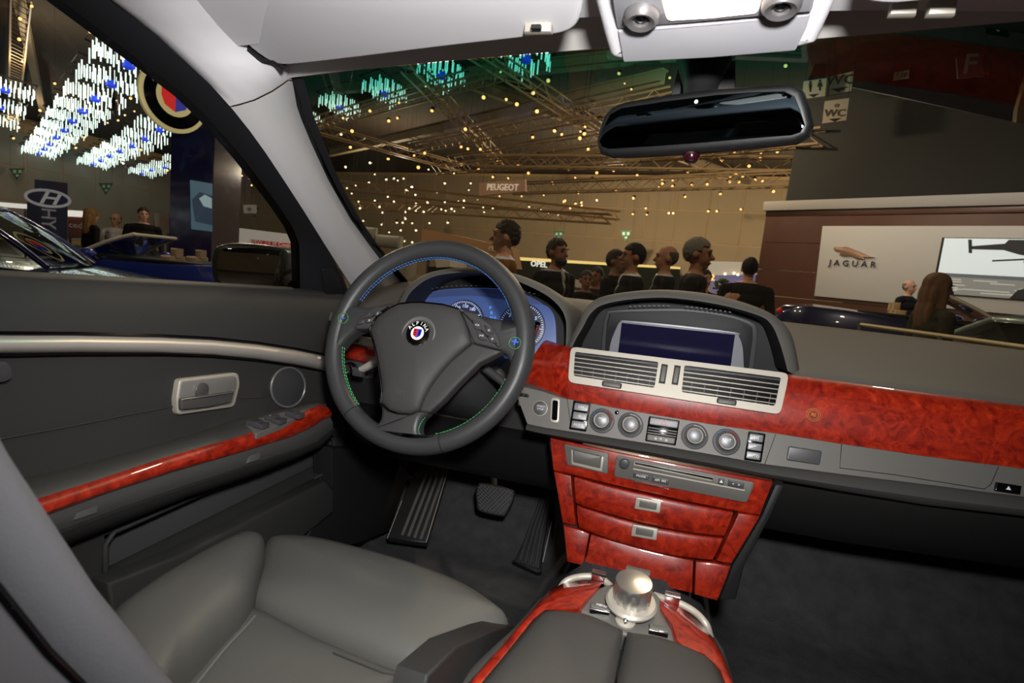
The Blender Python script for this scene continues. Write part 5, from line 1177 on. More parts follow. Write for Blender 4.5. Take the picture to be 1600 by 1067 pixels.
# toilet signs and the small lettered signs on the dark block
ND = facing(-8)
t, P = board('toilet_sign', 'pale sign with man and woman figures beside the letters', 'sign', [(1256, 127), (1292, 122), (1289, 150), (1253, 155)], 14.2, (150, 142, 130), nrm=ND)
def fig(u, v, h, skirt):
    part(t, 'figure', MB().prism(pp(off(P, .01), cq((u, v - h * .40), h * .2, h * .2, 0, 0)), -P[1] * .01), M_DARK)
    body = [(u - h * .14, v - h * .26), (u + h * .14, v - h * .26), (u + (h * .24 if skirt else h * .12), v + h * .15), (u + h * .08, v + h * .15), (u + h * .06, v + h * .5), (u - h * .06, v + h * .5), (u - h * .08, v + h * .15), (u - (h * .24 if skirt else h * .12), v + h * .15)]
    part(t, 'figure', MB().prism(pp(off(P, .01), body), -P[1] * .01), M_DARK)
fig(1266, 135, 17, False); fig(1281, 133, 17, True)
part(t, 'arrow', MB().prism(pp(off(P, .01), [(1263, 148), (1280, 146), (1271, 152)]), -P[1] * .01), M_DARK)
t, P = board('toilet_sign', 'pale toilet sign with large letters and a down arrow', 'sign', [(1293, 121), (1334, 111), (1330, 142), (1291, 150)], 14.2, (150, 142, 130), nrm=ND)
words(t, 'WC', P, (1313, 125), 12, (30, 28, 26), 1.1); part(t, 'arrow', MB().prism(pp(off(P, .01), [(1298, 139), (1326, 135), (1311, 144)]), -P[1] * .01), M_DARK)
t, P = board('toilet_sign', 'lower pale toilet sign with wheelchair mark and letters', 'sign', [(1289, 158), (1327, 153), (1322, 188), (1285, 193)], 14.2, (150, 142, 130), nrm=ND)
words(t, 'WC', P, (1304, 177), 9, (60, 56, 52), 1.1); words(t, 'o', P, (1307, 164), 7, (90, 86, 80)); part(t, 'arrow', MB().prism(pp(off(P, .01), [(1295, 186), (1315, 184), (1304, 190)]), -P[1] * .01), M_DARK)
t, P = board('small_sign', 'small pale sign with digits on the dark red ceiling', 'sign', [(1398, 113), (1421, 109), (1420, 122), (1396, 126)], 14.2, (120, 100, 90), nrm=ND)
words(t, '? 20', P, (1409, 117), 5, (50, 40, 36))
t, P = board('letter_sign', 'dark red sign with a pale letter near the right end of the windscreen', 'sign', [(1495, 90), (1535, 86), (1538, 118), (1497, 122)], 14.2, (58, 20, 28), nrm=ND)
words(t, 'F', P, (1516, 101), 22, (84, 84, 84), shear if False else 1.0)
# dark block with the dark red soffit above
def wallblock(name, lab, pts, d, nrm, th, col, kind='thing', cat='stand wall'):
    c = dpx(*pts[0], d); P = pl(c, nrm)
    return solo(name, MB().prism(pp(P, pts), -P[1] * th), mat(name + '_m', col, .7), lab, cat, ang=30)
wallblock('dark_block', 'tall dark grey block rising behind the wooden stand wall', [(1225, 330), (1262, 128), (1335, 138), (1590, 192), (1760, 215), (1760, 330)], 16, ND, 1.5, (58, 58, 56))
wallblock('red_soffit', 'dark red brown soffit above the grey block', [(1262, 126), (1300, 40), (1800, 20), (1800, 250), (1590, 192), (1400, 150), (1335, 137)], 18.5, ND, .5, (28, 13, 10))
wallblock('tan_column', 'narrow tan column at the right edge of the windscreen', [(1578, 305), (1590, 170), (1620, 60), (1650, 60), (1625, 305)], 15.6, ND, .3, (110, 82, 56))
# ------------------------------------------------------------------ wooden stand wall with the white panel and screen
J0 = dpx(1187, 395, 14.5); JD = -AD; JN = Vector((JD.y, -JD.x, 0)); JN = JN if JN.dot(-J0) > 0 else -JN
PJ = pl(J0, JN)
st = thing('stand_wall', 'dark brown wood clad stand wall with white cornice', 'stand wall', V(J0.x, J0.y, FZ))
M_BROWN = mat('stand_wood', (84, 48, 34), .35, vary=(3, .25)); 
sv = [338, 378, 420, 460, 500, 560]
for k in range(len(sv) - 1):
    a, b = sv[k], sv[k + 1]
    slope = lambda v: (v - 395) * .00095                              # rows converge with the wall
    q = []
    z0, z1 = px(1190, a, pl=PJ).z, px(1190, b, pl=PJ).z
    A = px(1188, 395, pl=PJ); B = A + JD * 13
    part(st, 'plank', MB().prism([V(A.x, A.y, z0 - .012), V(B.x, B.y, z0 - .012), V(B.x, B.y, z1), V(A.x, A.y, z1)], -JN * .3, .003, 1), M_BROWN)
z0, z1 = px(1188, 316, pl=PJ).z, px(1188, 330, pl=PJ).z
A = J0 - JD * .05 + JN * .1; B = A + JD * 13.2
part(st, 'cornice', MB().prism([V(A.x, A.y, z0), V(B.x, B.y, z0), V(B.x, B.y, z1), V(A.x, A.y, z1)], -JN * .6, .01), mat('cornice_white', (158, 154, 150), .6), label='white cornice')
z2 = px(1190, 338, pl=PJ).z
part(st, 'plank', MB().prism([V(J0.x, J0.y, z1), V(B.x, B.y, z1), V(B.x, B.y, z2), V(J0.x, J0.y, z2)], -JN * .3, .006), M_BROWN)
wp_ = [(1285, 353), (1640, 350), (1640, 486), (1272, 462.5)]
tl = px(1285, 353, pl=off(PJ, .05)); br = px(1272, 462.5, pl=off(PJ, .05)); E2 = tl + JD * 9
wpn = thing('display_board', 'large white panel with a leaping cat emblem on the wooden stand wall', 'display panel', V(tl.x, tl.y, br.z))
part(wpn, 'panel', MB().prism([tl, V(E2.x, E2.y, tl.z), V(E2.x, E2.y, br.z), V(br.x, br.y, br.z)], -JN * .06, .01), mat('panel_white', (196, 192, 188), .6))
PJ2 = off(PJ, .055)
words(wpn, 'J A G U A R', PJ2, (1331, 412), 8, (60, 52, 48), 1.05, .004)
cat = [(a_, b_ - 2) for a_, b_ in [(1301, 390), (1305, 387), (1313, 388), (1322, 387), (1333, 391), (1345, 396), (1356, 401), (1366, 404), (1358, 405), (1348, 404), (1352, 407), (1340, 407), (1330, 402), (1318, 402), (1311, 400), (1313, 395), (1305, 394)]]
part(wpn, 'leaping_emblem', MB().prism(pp(off(PJ2, .03), cat), -JN * .06, .015), mat('emblem_bronze', (176, 140, 116), .3, metal=.5), label='polished leaping cat emblem')
# video screen
sc_tl, sc_br = px(1476, 372, pl=off(PJ, .09)), px(1466, 430, pl=off(PJ, .09))
vs_ = thing('video_screen', 'bright video wall showing a helicopter over a pale grey landscape', 'screen', V(sc_tl.x, sc_tl.y, sc_br.z))
def sq(a0, a1, b0, b1, h):
    """rectangle on the screen: fractions along / down"""
    A = sc_tl + JN * h; Wd = 4.6; Hh = sc_br.z - sc_tl.z; p = lambda a, b: A + JD * (Wd * a) + V(0, 0, Hh * b)
    return [p(a0, b0), p(a1, b0), p(a1, b1), p(a0, b1)]
def em(n, col, e): m = mat(n, col, .5, emit=(col, e)); return m
part(vs_, 'frame', MB().prism(sq(-.01, 1.01, -.02, 1.5, 0), -JN * .08, .01), M_DARK)
part(vs_, 'picture', MB().prism(sq(0, 1, 0, .95, .004), -JN * .01), em('screen_sky', (205, 215, 222), .75), label='pale cloudy sky picture')
part(vs_, 'picture', MB().prism(sq(0, 1, .95, 1.48, .004), -JN * .01), em('screen_field', (128, 128, 126), .55), label='grey field picture')
part(vs_, 'picture_band', MB().prism(sq(0, 1, .93, 1.02, .006), -JN * .01), em('screen_band', (88, 96, 102), .5))
rn = random.Random(5); mb = MB()
for k in range(40):
    a = rn.random() * .9; b = 1.05 + rn.random() * .35; mb.prism(sq(a, a + .08, b, b + .03, .007), -JN * .004)
part(vs_, 'picture_grain', mb, em('screen_snow', (176, 176, 172), .6), kind='stuff')
H = lambda a, b, h=.008: sc_tl + JN * h + JD * (4.6 * a) + V(0, 0, (sc_br.z - sc_tl.z) * b)
M_HELI = em('screen_dark', (24, 26, 30), .1)
part(vs_, 'helicopter', MB().prism([H(*p) for p in [(.10, .20), (.21, .12), (.22, .02), (.44, .02), (.47, .18), (.44, .40), (.33, .46), (.26, .38), (.21, .28), (.10, .28)]], -JN * .003), M_HELI)
part(vs_, 'helicopter', MB().prism([H(*p) for p in [(.085, .03), (.098, .03), (.108, .38), (.096, .38)]], -JN * .003), M_HELI)
for a in (.22, .32): part(vs_, 'skid', MB().prism([H(*p) for p in [(a - .04, .54), (a + .07, .47), (a + .07, .51), (a - .04, .58)]], -JN * .003), M_HELI)
part(vs_, 'picture_block', MB().prism([H(*p) for p in [(.26, 1.48), (.28, 1.26), (.33, 1.14), (.375, 1.16), (.38, 1.48)]], -JN * .003), M_HELI)
part(vs_, 'picture_block', MB().prism(sq(.38, .44, 1.14, 1.48, .008), -JN * .003), em('screen_pale', (214, 204, 206), .7))
# spot washing the wooden wall from in front, with no fixture built
light('stand_wash', 'SPOT', J0 + JN * 5 + JD * 3.8 + V(0, 0, 3.6), 680, (1, .93, .86), .3, look=J0 + JD * 4.6 + V(0, 0, .1), spot_size=math.radians(80), spot_blend=.8)
# ------------------------------------------------------------------ other stands beyond the windscreen
t, P = board('stand_fascia', 'dark green stand fascia with lit yellow top edge behind the visitors', 'stand fascia', [(800, 402), (1062, 418), (1066, 470), (800, 470)], 15, (34, 44, 26), .3, nrm=facing(-10))
part(t, 'lit_edge', MB().prism(pp(off(P, .03), [(800, 401), (1062, 417), (1062, 420.5), (800, 406)]), -P[1] * .1), mat('lit_yellow', (240, 214, 130), .5, emit=((250, 220, 140), .9)))
words(t, 'OPEL', P, (842, 413), 9, (240, 240, 236), 1.0, .02, emit=((255, 255, 250), .8), proud=.03); words(t, 'G', P, (1028, 432), 9, (240, 240, 236), 1.0, .02, emit=((255, 255, 250), .8), proud=.03)
t, P = board('info_board', 'small white board with dark lettering in front of the green fascia', 'sign', [(893, 436), (920, 439), (921, 470), (894, 470)], 9, (190, 186, 178), nrm=facing(-10))
words(t, 'intelli', P, (906, 451), 6, (60, 58, 56))
t, P = board('lit_booth', 'white lit booth canopy with violet glowing backdrop beside the wooden wall', 'stand fascia', [(1104, 408), (1192, 410), (1192, 429), (1110, 430)], 16, (205, 200, 194), .4, nrm=facing(4), emit=((215, 208, 200), .25))
words(t, '2', P, (1113, 434), 9, (250, 220, 120), 1.2, .03, emit=((255, 214, 110), 1.2), proud=.05)
part(t, 'backdrop', MB().prism(pp(off(P, -.3), [(1110, 430), (1192, 429), (1192, 475), (1110, 475)]), -P[1] * .05), mat('violet_glow', (150, 140, 190), .6, emit=((160, 150, 205), .35)))  # violet light in the booth put into the backdrop's colour and glow
for u, v in ((1133, 428), (1147, 427), (1153, 429)): part(t, 'booth_lamp', MB().ball(px(u, v, pl=off(P, .1)), .04), M_LENSW)
def bush(u, v, d, r, lab):
    mb = MB(); c = dpx(u, v, d); rn = random.Random(int(u))
    for k in range(60):
        a, b = rn.uniform(0, 6.28), rn.uniform(-1.3, 1.4); p = c + V(math.cos(a) * math.cos(b), math.sin(a) * math.cos(b), math.sin(b)) * r * rn.uniform(.6, 1); mb.ball(p, (r * .22, r * .22, r * .16), 6, 4)
    t = thing('potted_bush', lab, 'plant', V(c.x, c.y, FZ)); part(t, 'foliage', mb, mat('leaf', (72, 92, 34), .7, vary=(5, .3)), kind='stuff')
    part(t, 'pot', MB().lathe([(r * .5, 0), (r * .7, -FZ + c.z - r * .8), (r * .6, -FZ + c.z - r * .8)], V(c.x, c.y, FZ), (0, 0, 1), 16), mat('pot_white', (180, 176, 170), .5))
bush(1128, 448, 11, .16, 'round clipped green bush beside the grey haired man')
t, P = board('banner_board', 'large tilted tan banner board with white lettering left of the brown coated man', 'sign', [(659, 358), (705, 366), (800, 388), (806, 420), (700, 404), (659, 396)], 8.0, (182, 138, 98), .15, nrm=facing(-20))
words(t, 'sport', P, (724, 402), 9, (235, 228, 215), 1.0, lean=.12); words(t, 'ck', P, (768, 388), 9, (235, 228, 215), 1.0, lean=.2)
t, P = board('white_desk', 'white reception desk seen through the top of the steering wheel', 'desk', [(680, 404), (703, 407), (703, 417), (682, 418)], 7, (214, 206, 196), .4, nrm=facing(-10))
part(t, 'desk_body', MB().prism(pp(off(P, -.02), [(668, 416), (710, 418), (712, 470), (666, 470)]), -P[1] * .4), M_DARK)
# seats of a pale open car beyond the pillar, on an added counter
t = thing('open_car_seats', 'pale grey seats of an open car over an added counter beyond the windscreen pillar', 'counter', V(*dpx(590, 400, 7)[:2], FZ))
part(t, 'seat_back', MB().box(dpx(577, 369, 7), (.20, .12, .22), bev=.05, seg=3), mat('pod_grey', (160, 158, 146), .6)); part(t, 'seat_back', MB().box(dpx(608, 378, 6.9), (.34, .16, .16), bev=.06, seg=3), mat('pod_grey', (160, 158, 146), .6))
part(t, 'counter', MB().box(dpx(600, 470, 7.1) + V(0, 0, -.20), (.70, .3, 1.60), bev=.02), mat('pod_counter', (150, 140, 124), .6))
# ------------------------------------------------------------------ behind the car: unseen spotlights added for the mirrors to reflect
for hx, hy, hz in ((-6, -12, 4.6), (-2, -15, 5), (-9, -9, 4.4), (2, -11, 4.8), (-4, -18, 4.2), (-12, -16, 4.6), (-3, -8, 5), (4, -16, 4.4)):
    p = V(hx, hy, hz); s = thing('spotlight', 'added spotlight on the hall roof behind the car', 'spotlight', p, 'added spotlights behind the car'); part(s, 'housing', MB().lathe([(.06, .3), (.12, .28), (.12, 0), (.10, .02)], p, (0, 0, 1), 12), M_CAN); part(s, 'lens', MB().ball(p + V(0, 0, .02), (.10, .10, .04), 10, 6), M_LENS); part(s, 'hanger', MB().tube([p + V(0, 0, .28), V(hx, hy, 7.85)], .01, 4), M_CAN)
# ------------------------------------------------------------------ left side: tower, banner, stands
tw = thing('display_tower', 'tall glossy navy display tower standing outside the side window', 'tower', V(*dpx(330, 400, 11.2)[:2], FZ))
TA, TB, TC = dpx(265, 330, 10.5), dpx(332, 330, 11.2), dpx(375, 330, 12.2)
mb = MB(); q = [TA, TB, TC, TC * 1.18, TB * 1.3, TA * 1.2]
mb.prism([V(p.x, p.y, 5.0) for p in q], V(0, 0, -(5.0 - FZ)))
part(tw, 'body', mb, mat('tower_navy', (16, 18, 50), .12, spec=.35, coat=.25), 20)
TN = Vector((TB - TA)); TN = Vector((TN.y, -TN.x, 0)).normalized(); TN = TN if TN.dot(-TA) > 0 else -TN
PTW = pl(TA, TN)
scn = part(tw, 'picture_screen', MB().prism(pp(off(PTW, .01), [(297, 281), (332, 287), (332, 362), (299, 358)]), -TN * .03), em('tower_sky', (70, 100, 120), .35))
part(scn, 'picture_car', MB().prism(pp(off(PTW, .014), [(300, 312), (312, 300), (332, 306), (332, 352), (305, 346)]), -TN * .003), em('tower_car', (34, 58, 84), .3))
part(scn, 'picture_glass', MB().prism(pp(off(PTW, .017), [(311, 310), (320, 304), (331, 310), (331, 326), (318, 322)]), -TN * .003), em('tower_glass', (150, 178, 190), .35))
t = thing('roundel_sign', 'large round crest sign with red and blue shield on the navy tower', 'sign', dpx(272, 205, 10.1)); PQ = pl(dpx(272, 152, 10.1), TN + V(.2, 0, 0))
o = PQ[0]; Rq = basis(o, PQ[1]); s = .62
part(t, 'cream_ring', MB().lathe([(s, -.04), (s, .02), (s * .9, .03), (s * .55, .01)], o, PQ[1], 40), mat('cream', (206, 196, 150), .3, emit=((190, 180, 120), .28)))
part(t, 'dark_ring', MB().lathe([(s * .88, 0), (s * .88, .035), (s * .6, .036)], o, PQ[1], 40), M_BLACKGLOSS)
part(t, 'cream_disc', MB().lathe([(s * .55, 0), (s * .55, .042), (.002, .043)], o, PQ[1], 32), mat('cream', (206, 196, 150), .3))
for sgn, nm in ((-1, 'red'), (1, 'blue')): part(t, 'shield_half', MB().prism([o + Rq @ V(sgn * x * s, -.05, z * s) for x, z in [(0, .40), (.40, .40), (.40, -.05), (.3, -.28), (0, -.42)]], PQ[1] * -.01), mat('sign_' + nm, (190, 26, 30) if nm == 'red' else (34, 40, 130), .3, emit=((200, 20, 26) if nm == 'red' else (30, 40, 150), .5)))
for i, ch in enumerate('ALPINA'):
    a = math.radians(152 - i * 25); qq = o + Rq @ V(s * .74 * math.cos(a), -.042, s * .74 * math.sin(a)); part(t, 'letter', text_mb(ch, s * .26, qq, Rq @ Matrix.Rotation(math.pi / 2 - a, 3, 'Y'), .006), M_SILVER, flatshade=True)
part(t, 'bracket', MB().tube([o - PQ[1] * .03, o - PQ[1] * .5], .05, 8), M_DARK)
# a reflection, built as a small chrome ring with a dark core
o = dpx(180, 160, 9); t = thing('ring_sign', 'small chrome ring imitating a reflection between the tube lights', 'sign', o); 
part(t, 'ring', MB().tube([o + V(-.10 * math.cos(k * .3142), .06 * math.cos(k * .3142), .16 * math.sin(k * .3142)) for k in range(20)], .03, 8, closed=True), M_CHROME); part(t, 'dark_core', MB().ball(o, (.06, .05, .11), 12, 8), M_BLACKGLOSS); part(t, 'hanger', MB().tube([o + V(0, 0, .25), o + V(0, 0, 4)], .008, 5), M_DARK)
t, P = board('brand_banner', 'tall navy banner with an oval silver emblem on the left', 'banner', [(42, 297), (54, 297), (54, 280), (105, 286), (105, 400), (42, 400)], 11, (26, 36, 76), .1, nrm=facing(50))
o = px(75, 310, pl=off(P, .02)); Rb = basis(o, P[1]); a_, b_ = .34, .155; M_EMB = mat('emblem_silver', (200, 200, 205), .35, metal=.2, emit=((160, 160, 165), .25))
part(t, 'oval_ring', MB().tube([o + Rb @ V(a_ * math.cos(k * .2094), 0, b_ * math.sin(k * .2094)) for k in range(30)], .028, 6, closed=True), M_EMB)
ltr = text_mb('H', .34, o, Rb, .02, sx=1.2, shear=.35, bold=.02); part(t, 'emblem_letter', ltr, M_EMB, flatshade=True)
for i, ch in enumerate('HY'): words(t, ch, P, (75, 334 + i * 16), 14, (190, 196, 210), 1.0, .01, lean=1.5708)
t, P = board('brown_counter', 'brown stand counter with white light strip behind the long haired woman', 'stand fascia', [(106, 338), (140, 340), (140, 372), (106, 372)], 13, (120, 66, 40), .3, nrm=facing(50))
part(t, 'light_strip', MB().prism(pp(off(P, .05), [(104, 328), (150, 331), (150, 340), (104, 338)]), -P[1] * .1), mat('strip_white', (240, 232, 224), .5, emit=((245, 236, 228), .8))); words(t, 'ced', P, (118, 352), 7, (230, 222, 214))
t, P = board('light_box', 'white light strip stand at the far left edge', 'stand fascia', [(-10, 315), (42, 319), (42, 326), (-10, 322)], 13, (240, 232, 224), .2, nrm=facing(50), emit=((245, 236, 228), .7))
t, P = board('portrait_poster', 'pale poster with a face beside the dark suited visitor', 'poster', [(240, 332), (264, 334), (264, 365), (242, 364)], 11.6, (176, 166, 158), .06, nrm=facing(40))
part(t, 'portrait', MB().prism(pp(off(P, .01), [(252, 338), (260, 340), (262, 350), (257, 358), (251, 354), (250, 345)]), -P[1] * .01), mat('portrait_skin', (190, 150, 132), .6))
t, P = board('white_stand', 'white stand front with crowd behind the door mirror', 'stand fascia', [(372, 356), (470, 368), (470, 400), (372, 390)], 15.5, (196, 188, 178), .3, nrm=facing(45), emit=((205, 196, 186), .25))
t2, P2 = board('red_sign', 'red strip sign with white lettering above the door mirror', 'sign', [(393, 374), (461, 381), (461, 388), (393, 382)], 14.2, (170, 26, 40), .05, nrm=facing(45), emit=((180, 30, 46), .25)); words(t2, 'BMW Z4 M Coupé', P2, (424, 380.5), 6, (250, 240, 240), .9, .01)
t, P = board('square_sign', 'small white square sign hanging right of the blue tower', 'sign', [(380, 320), (401, 320), (401, 333), (381, 333)], 14.6, (200, 200, 196), .05, nrm=facing(45)); words(t, 'e', P, (390, 326), 8, (90, 90, 96))
# hand rail in front of the wooden stand
A, B = dpx(1345, 507, 4.3), dpx(1640, 548, 3.2)
hr = thing('hand_rail', 'pale hand rail running in front of the cars at the right', 'railing', V(A.x, A.y, FZ)); part(hr, 'bar', MB().tube([A, B], .015, 8), mat('rail_beige', (190, 176, 140), .4, metal=.3))
for k in range(3):
    p = A.lerp(B, k / 2); part(hr, 'post', MB().tube([p, V(p.x, p.y, FZ)], .018, 8), M_GREY)
# ================================================================== visitors
def cap_(mb, a, b, r0, r1, seg=12):
    a, b = Vector(a), Vector(b); d = (b - a).normalized(); u = d.orthogonal().normalized(); w = d.cross(u); loops = []
    prof = [(-1, .05), (-.7, .7), (0, 1)]
    for k, (h, s) in enumerate([(-.98, .2), (-.7, .714), (0, 1)]): loops.append((a + d * (r0 * h), r0 * s))
    for h, s in [(0, 1), (.7, .714), (.98, .2)]: loops.append((b + d * (r1 * h), r1 * s))
    return mb.rings([[c + (u * math.cos(2 * math.pi * k / seg) + w * math.sin(2 * math.pi * k / seg)) * r for k in range(seg)] for c, r in loops])
def hand(mb, wr, d, side, curl=.35):
    """palm and five fingers leaving the wrist along d"""
    d = Vector(d).normalized(); fwd = Vector((0, -1, 0)); s = d.cross(fwd).normalized() if abs(d.y) < .9 else Vector((1, 0, 0)); n = s.cross(d).normalized()
    pc = wr + d * .05
    mb.ball(pc, (.040, .020, .052), 10, 8, Matrix((s, n, d)).transposed())
    for i, L in enumerate((.072, .082, .077, .06)):
        b = wr + d * .088 + s * (.030 - i * .020); k1 = b + (d + n * curl).normalized() * (L * .5); k2 = k1 + (d + n * curl * 2.4).normalized() * (L * .5)
        cap_(mb, b, k1, .0095, .009, 8); cap_(mb, k1, k2, .009, .0075, 8)
    t0 = wr + d * .035 + s * .032; t1 = t0 + (d * .7 + s * .8).normalized() * .035; t2 = t1 + (d + n * .3).normalized() * .03
    cap_(mb, t0, t1, .011, .010, 8); cap_(mb, t1, t2, .010, .008, 8)
def person(u, v, depth, yaw, label, top, trousers, hair, hairstyle='short', skin=(196, 150, 126), build=1.0, shirt=None, arms='down', glasses=False, beard=None, feet=None, turn=0.0):
    """head centre at pixel (u, v); yaw: degrees, 0 faces the camera side (-y), 90 faces +x"""
    hc = dpx(u, v, depth); zf = FZ if feet is None else feet; H = (hc.z - zf) / .926; k = H / 1.75
    root = thing('person', label, 'person', V(hc.x, hc.y, zf), 'visitors at the motor show'); root.rotation_euler.z = math.radians(yaw)
    mb = MB(); B = build
    # torso
    for z, rx, ry, dy in ((.93, .165, .115, .0), (1.05, .16, .115, 0), (1.18, .165, .12, -.005), (1.30, .18, .12, 0), (1.39, .165, .105, .005)): mb.ball((0, dy, z), (rx * B, ry * B, .11), 16, 10)
    cap_(mb, (-.15 * B, .005, 1.405), (.15 * B, .005, 1.405), .062, .062); cap_(mb, (0, .012, 1.40), (0, -.005, 1.55), .058, .052)
    for s in (-1, 1):
        cap_(mb, (s * .09, 0, .90), (s * .10, -.01, .50), .088 * B, .058); cap_(mb, (s * .10, -.01, .50), (s * .105, .02, .09), .058, .042)
        cap_(mb, (s * .105, .04, .045), (s * .115, -.14, .035), .042, .034)
        sh = Vector((s * .195 * B, .005, 1.395))
        if arms == 'up' and s == 1: el = Vector((s * .27 * B, .0, 1.13)); wr = Vector((s * .08, -.20, 1.28))
        elif arms == 'fold': el = Vector((s * .26 * B, -.03, 1.12)); wr = Vector((s * .06, -.20, 1.10))
        else: el = Vector((s * .25 * B, .02, 1.11)); wr = Vector((s * .255 * B, -.06, .87))
        cap_(mb, sh, el, .060, .046); cap_(mb, el, wr, .046, .033); hand(mb, wr, wr - el, s)
    # head: skull, jaw, nose, brow, chin, ears
    nb = len(mb.v)
    mb.ball((0, .012, 1.645), (.076, .096, .098), 18, 12); mb.ball((0, -.022, 1.60), (.060, .070, .085), 16, 10); mb.ball((0, -.055, 1.535), (.030, .030, .022), 10, 8)
    cap_(mb, (0, -.090, 1.638), (0, -.112, 1.598), .009, .015, 8); mb.ball((0, -.078, 1.655), (.05, .02, .012), 10, 6); mb.ball((0, -.088, 1.562), (.024, .012, .010), 8, 6)
    for s in (-1, 1): mb.ball((s * .078, .012, 1.615), (.011, .022, .032), 8, 8)
    if turn:
        Rt = Matrix.Rotation(math.radians(turn), 3, 'Z')
        for i in range(nb, len(mb.v)): mb.v[i] = Rt @ mb.v[i]
    out = apply_mods(mb, [('REMESH', {'mode': 'VOXEL', 'voxel_size': .0095}), ('SMOOTH', {'factor': .5, 'iterations': 3})])
    for f_i, f in enumerate(out.f):
        c = sum((out.v[i] for i in f), Vector()) / len(f); m_ = 1
        if c.z > 1.475 - .25 * max(0, -c.y - .03) * (1 if shirt else 0): m_ = 0
        elif shirt and c.y < -.075 and abs(c.x) < (c.z - 1.25) * .14: m_ = 4
        elif shirt and c.z > 1.455: m_ = 4
        if c.z < .93 and abs(c.x) < .21 * B: m_ = 2
        if c.z < .085: m_ = 3
        for s in (-1, 1):
            if arms == 'up' and s == 1: wr = Vector((.08, -.20, 1.28))
            elif arms == 'fold': wr = Vector((s * .06, -.20, 1.10))
            else: wr = Vector((s * .255 * B, -.06, .87))
            el = Vector((s * .25 * B, -.02, 1.12)); dd = (wr - el).normalized()
            if (c - wr).dot(dd) > -.005 and (c - wr).length < .19: m_ = 0
        out.m[f_i] = m_
    out.v = [p * k + _base[root] for p in out.v]
    msk = mat('skin_%d_%d_%d' % skin, skin, .55, spec=.3)
    cl = lambda c: mat('cloth_%d_%d_%d' % c, c, .85, bump=(60, .4, .004), spec=.15)
    part(root, 'body', out, [msk, cl(top), cl(trousers), mat('shoe_black', (20, 18, 17), .4), cl(shirt or (200, 200, 205))], 60)
    Rt = Matrix.Rotation(math.radians(turn), 3, 'Z')
    def hp(p): return (Rt @ Vector(p)) * k + _base[root]
    # hair
    hb = MB()
    if hairstyle in ('short', 'bald', 'curly'):
        seg, rg = 26, 18; R = (.084, .106, .108) if hairstyle != 'bald' else (.081, .102, .100); loops = []
        for i in range(rg + 1):
            a = math.pi * i / rg; loops.append([Vector((R[0] * math.sin(a) * math.cos(2 * math.pi * j / seg), R[1] * math.sin(a) * math.sin(2 * math.pi * j / seg), R[2] * math.cos(a))) for j in range(seg)])
        vs_ = []; fs = []
        for i in range(rg):
            for j in range(seg):
                q = [loops[i][j], loops[i][(j + 1) % seg], loops[i + 1][(j + 1) % seg], loops[i + 1][j]]; c = sum(q, Vector()) / 4
                low = (-.085 if c.y > .045 else -.03 + .012 * math.sin(c.y * 150)) if c.y > .0 else (-.005 if abs(c.x) > .066 and c.y > -.04 else .050 + .012 * math.cos(c.x * 60))
                if hairstyle == 'bald' and (c.z > .035 or c.y < -.01): continue
                if c.z < low: continue
                b = len(vs_); rn = random.Random(i * 31 + j)
                jit = lambda p: p * (1 + (.06 if hairstyle == 'curly' else .022) * math.sin(p.x * 190) * math.cos(p.z * 170 + p.y * 140))
                for p in q: vs_.append(jit(p) + Vector((0, .012, 1.647)))
                for p in q: vs_.append(p * .93 + Vector((0, .012, 1.647)))
                fs += [[b + 3, b + 2, b + 1, b], [b + 4, b + 5, b + 6, b + 7], [b, b + 1, b + 5, b + 4], [b + 1, b + 2, b + 6, b + 5], [b + 2, b + 3, b + 7, b + 6], [b + 3, b, b + 4, b + 7]]
        hb.add([hp(p) for p in vs_], fs)
    else:
        hm = MB(); hm.ball((0, .016, 1.66), (.090, .108, .100), 16, 10); hm.ball((0, .055, 1.56), (.10, .075, .15), 14, 10); hm.ball((0, .075, 1.42), (.105, .055, .16), 14, 10)
        for s in (-1, 1): cap_(hm, (s * .078, -.005, 1.64), (s * .095, .005, 1.45), .028, .030)
        hm = apply_mods(hm, [('REMESH', {'mode': 'VOXEL', 'voxel_size': .011}), ('SMOOTH', {'factor': .5, 'iterations': 2})])
        hb.add([hp(p + Vector((math.sin(p.x * 160) * .003, math.sin(p.x * 120) * .004, 0))) for p in hm.v], hm.f)
    mh = mat('hair_%d_%d_%d' % hair, hair, .6, bump=(180, .8, .01), spec=.3)
    part(root, 'hair', hb, mh, 60)
    if beard:
        bm_ = MB(); bm_.ball((0, -.050, 1.548), (.056, .056, .045), 14, 10); part(root, 'beard', MB().add([hp(p) for p in bm_.v], bm_.f), mat('hair_%d_%d_%d' % beard, beard, .7), 60)
    for s in (-1, 1):
        e = MB().ball((0, 0, 0), (.013, .007, .006), 8, 6); part(root, 'eye', MB().add([hp(p + Vector((s * .030, -.0835, 1.632))) for p in e.v], e.f), mat('eye_dark', (40, 32, 28), .2))
        e = MB().box((0, 0, 0), (.030, .006, .006)); part(root, 'eyebrow', MB().add([hp(p + Vector((s * .030, -.093, 1.660))) for p in e.v], e.f), mh)
        if glasses: part(root, 'glasses', MB().tube([hp((s * .032 + .024 * math.cos(t * .5236), -.102, 1.632 + .016 * math.sin(t * .5236))) for t in range(12)], .003, 5, closed=True), M_DARK)
    e = MB().ball((0, 0, 0), (.022, .005, .005), 8, 6); part(root, 'mouth', MB().add([hp(p + Vector((0, -.0965, 1.563))) for p in e.v], e.f), mat('lip', (140, 84, 76), .5))
    return root
BLK = (20, 19, 19); NAV = (24, 25, 32)
person(790, 371, 4.3, -78, 'curly haired man in a brown coat facing left beyond the wheel', (112, 76, 40), (40, 36, 34), (38, 28, 22), 'curly', shirt=(196, 204, 220))
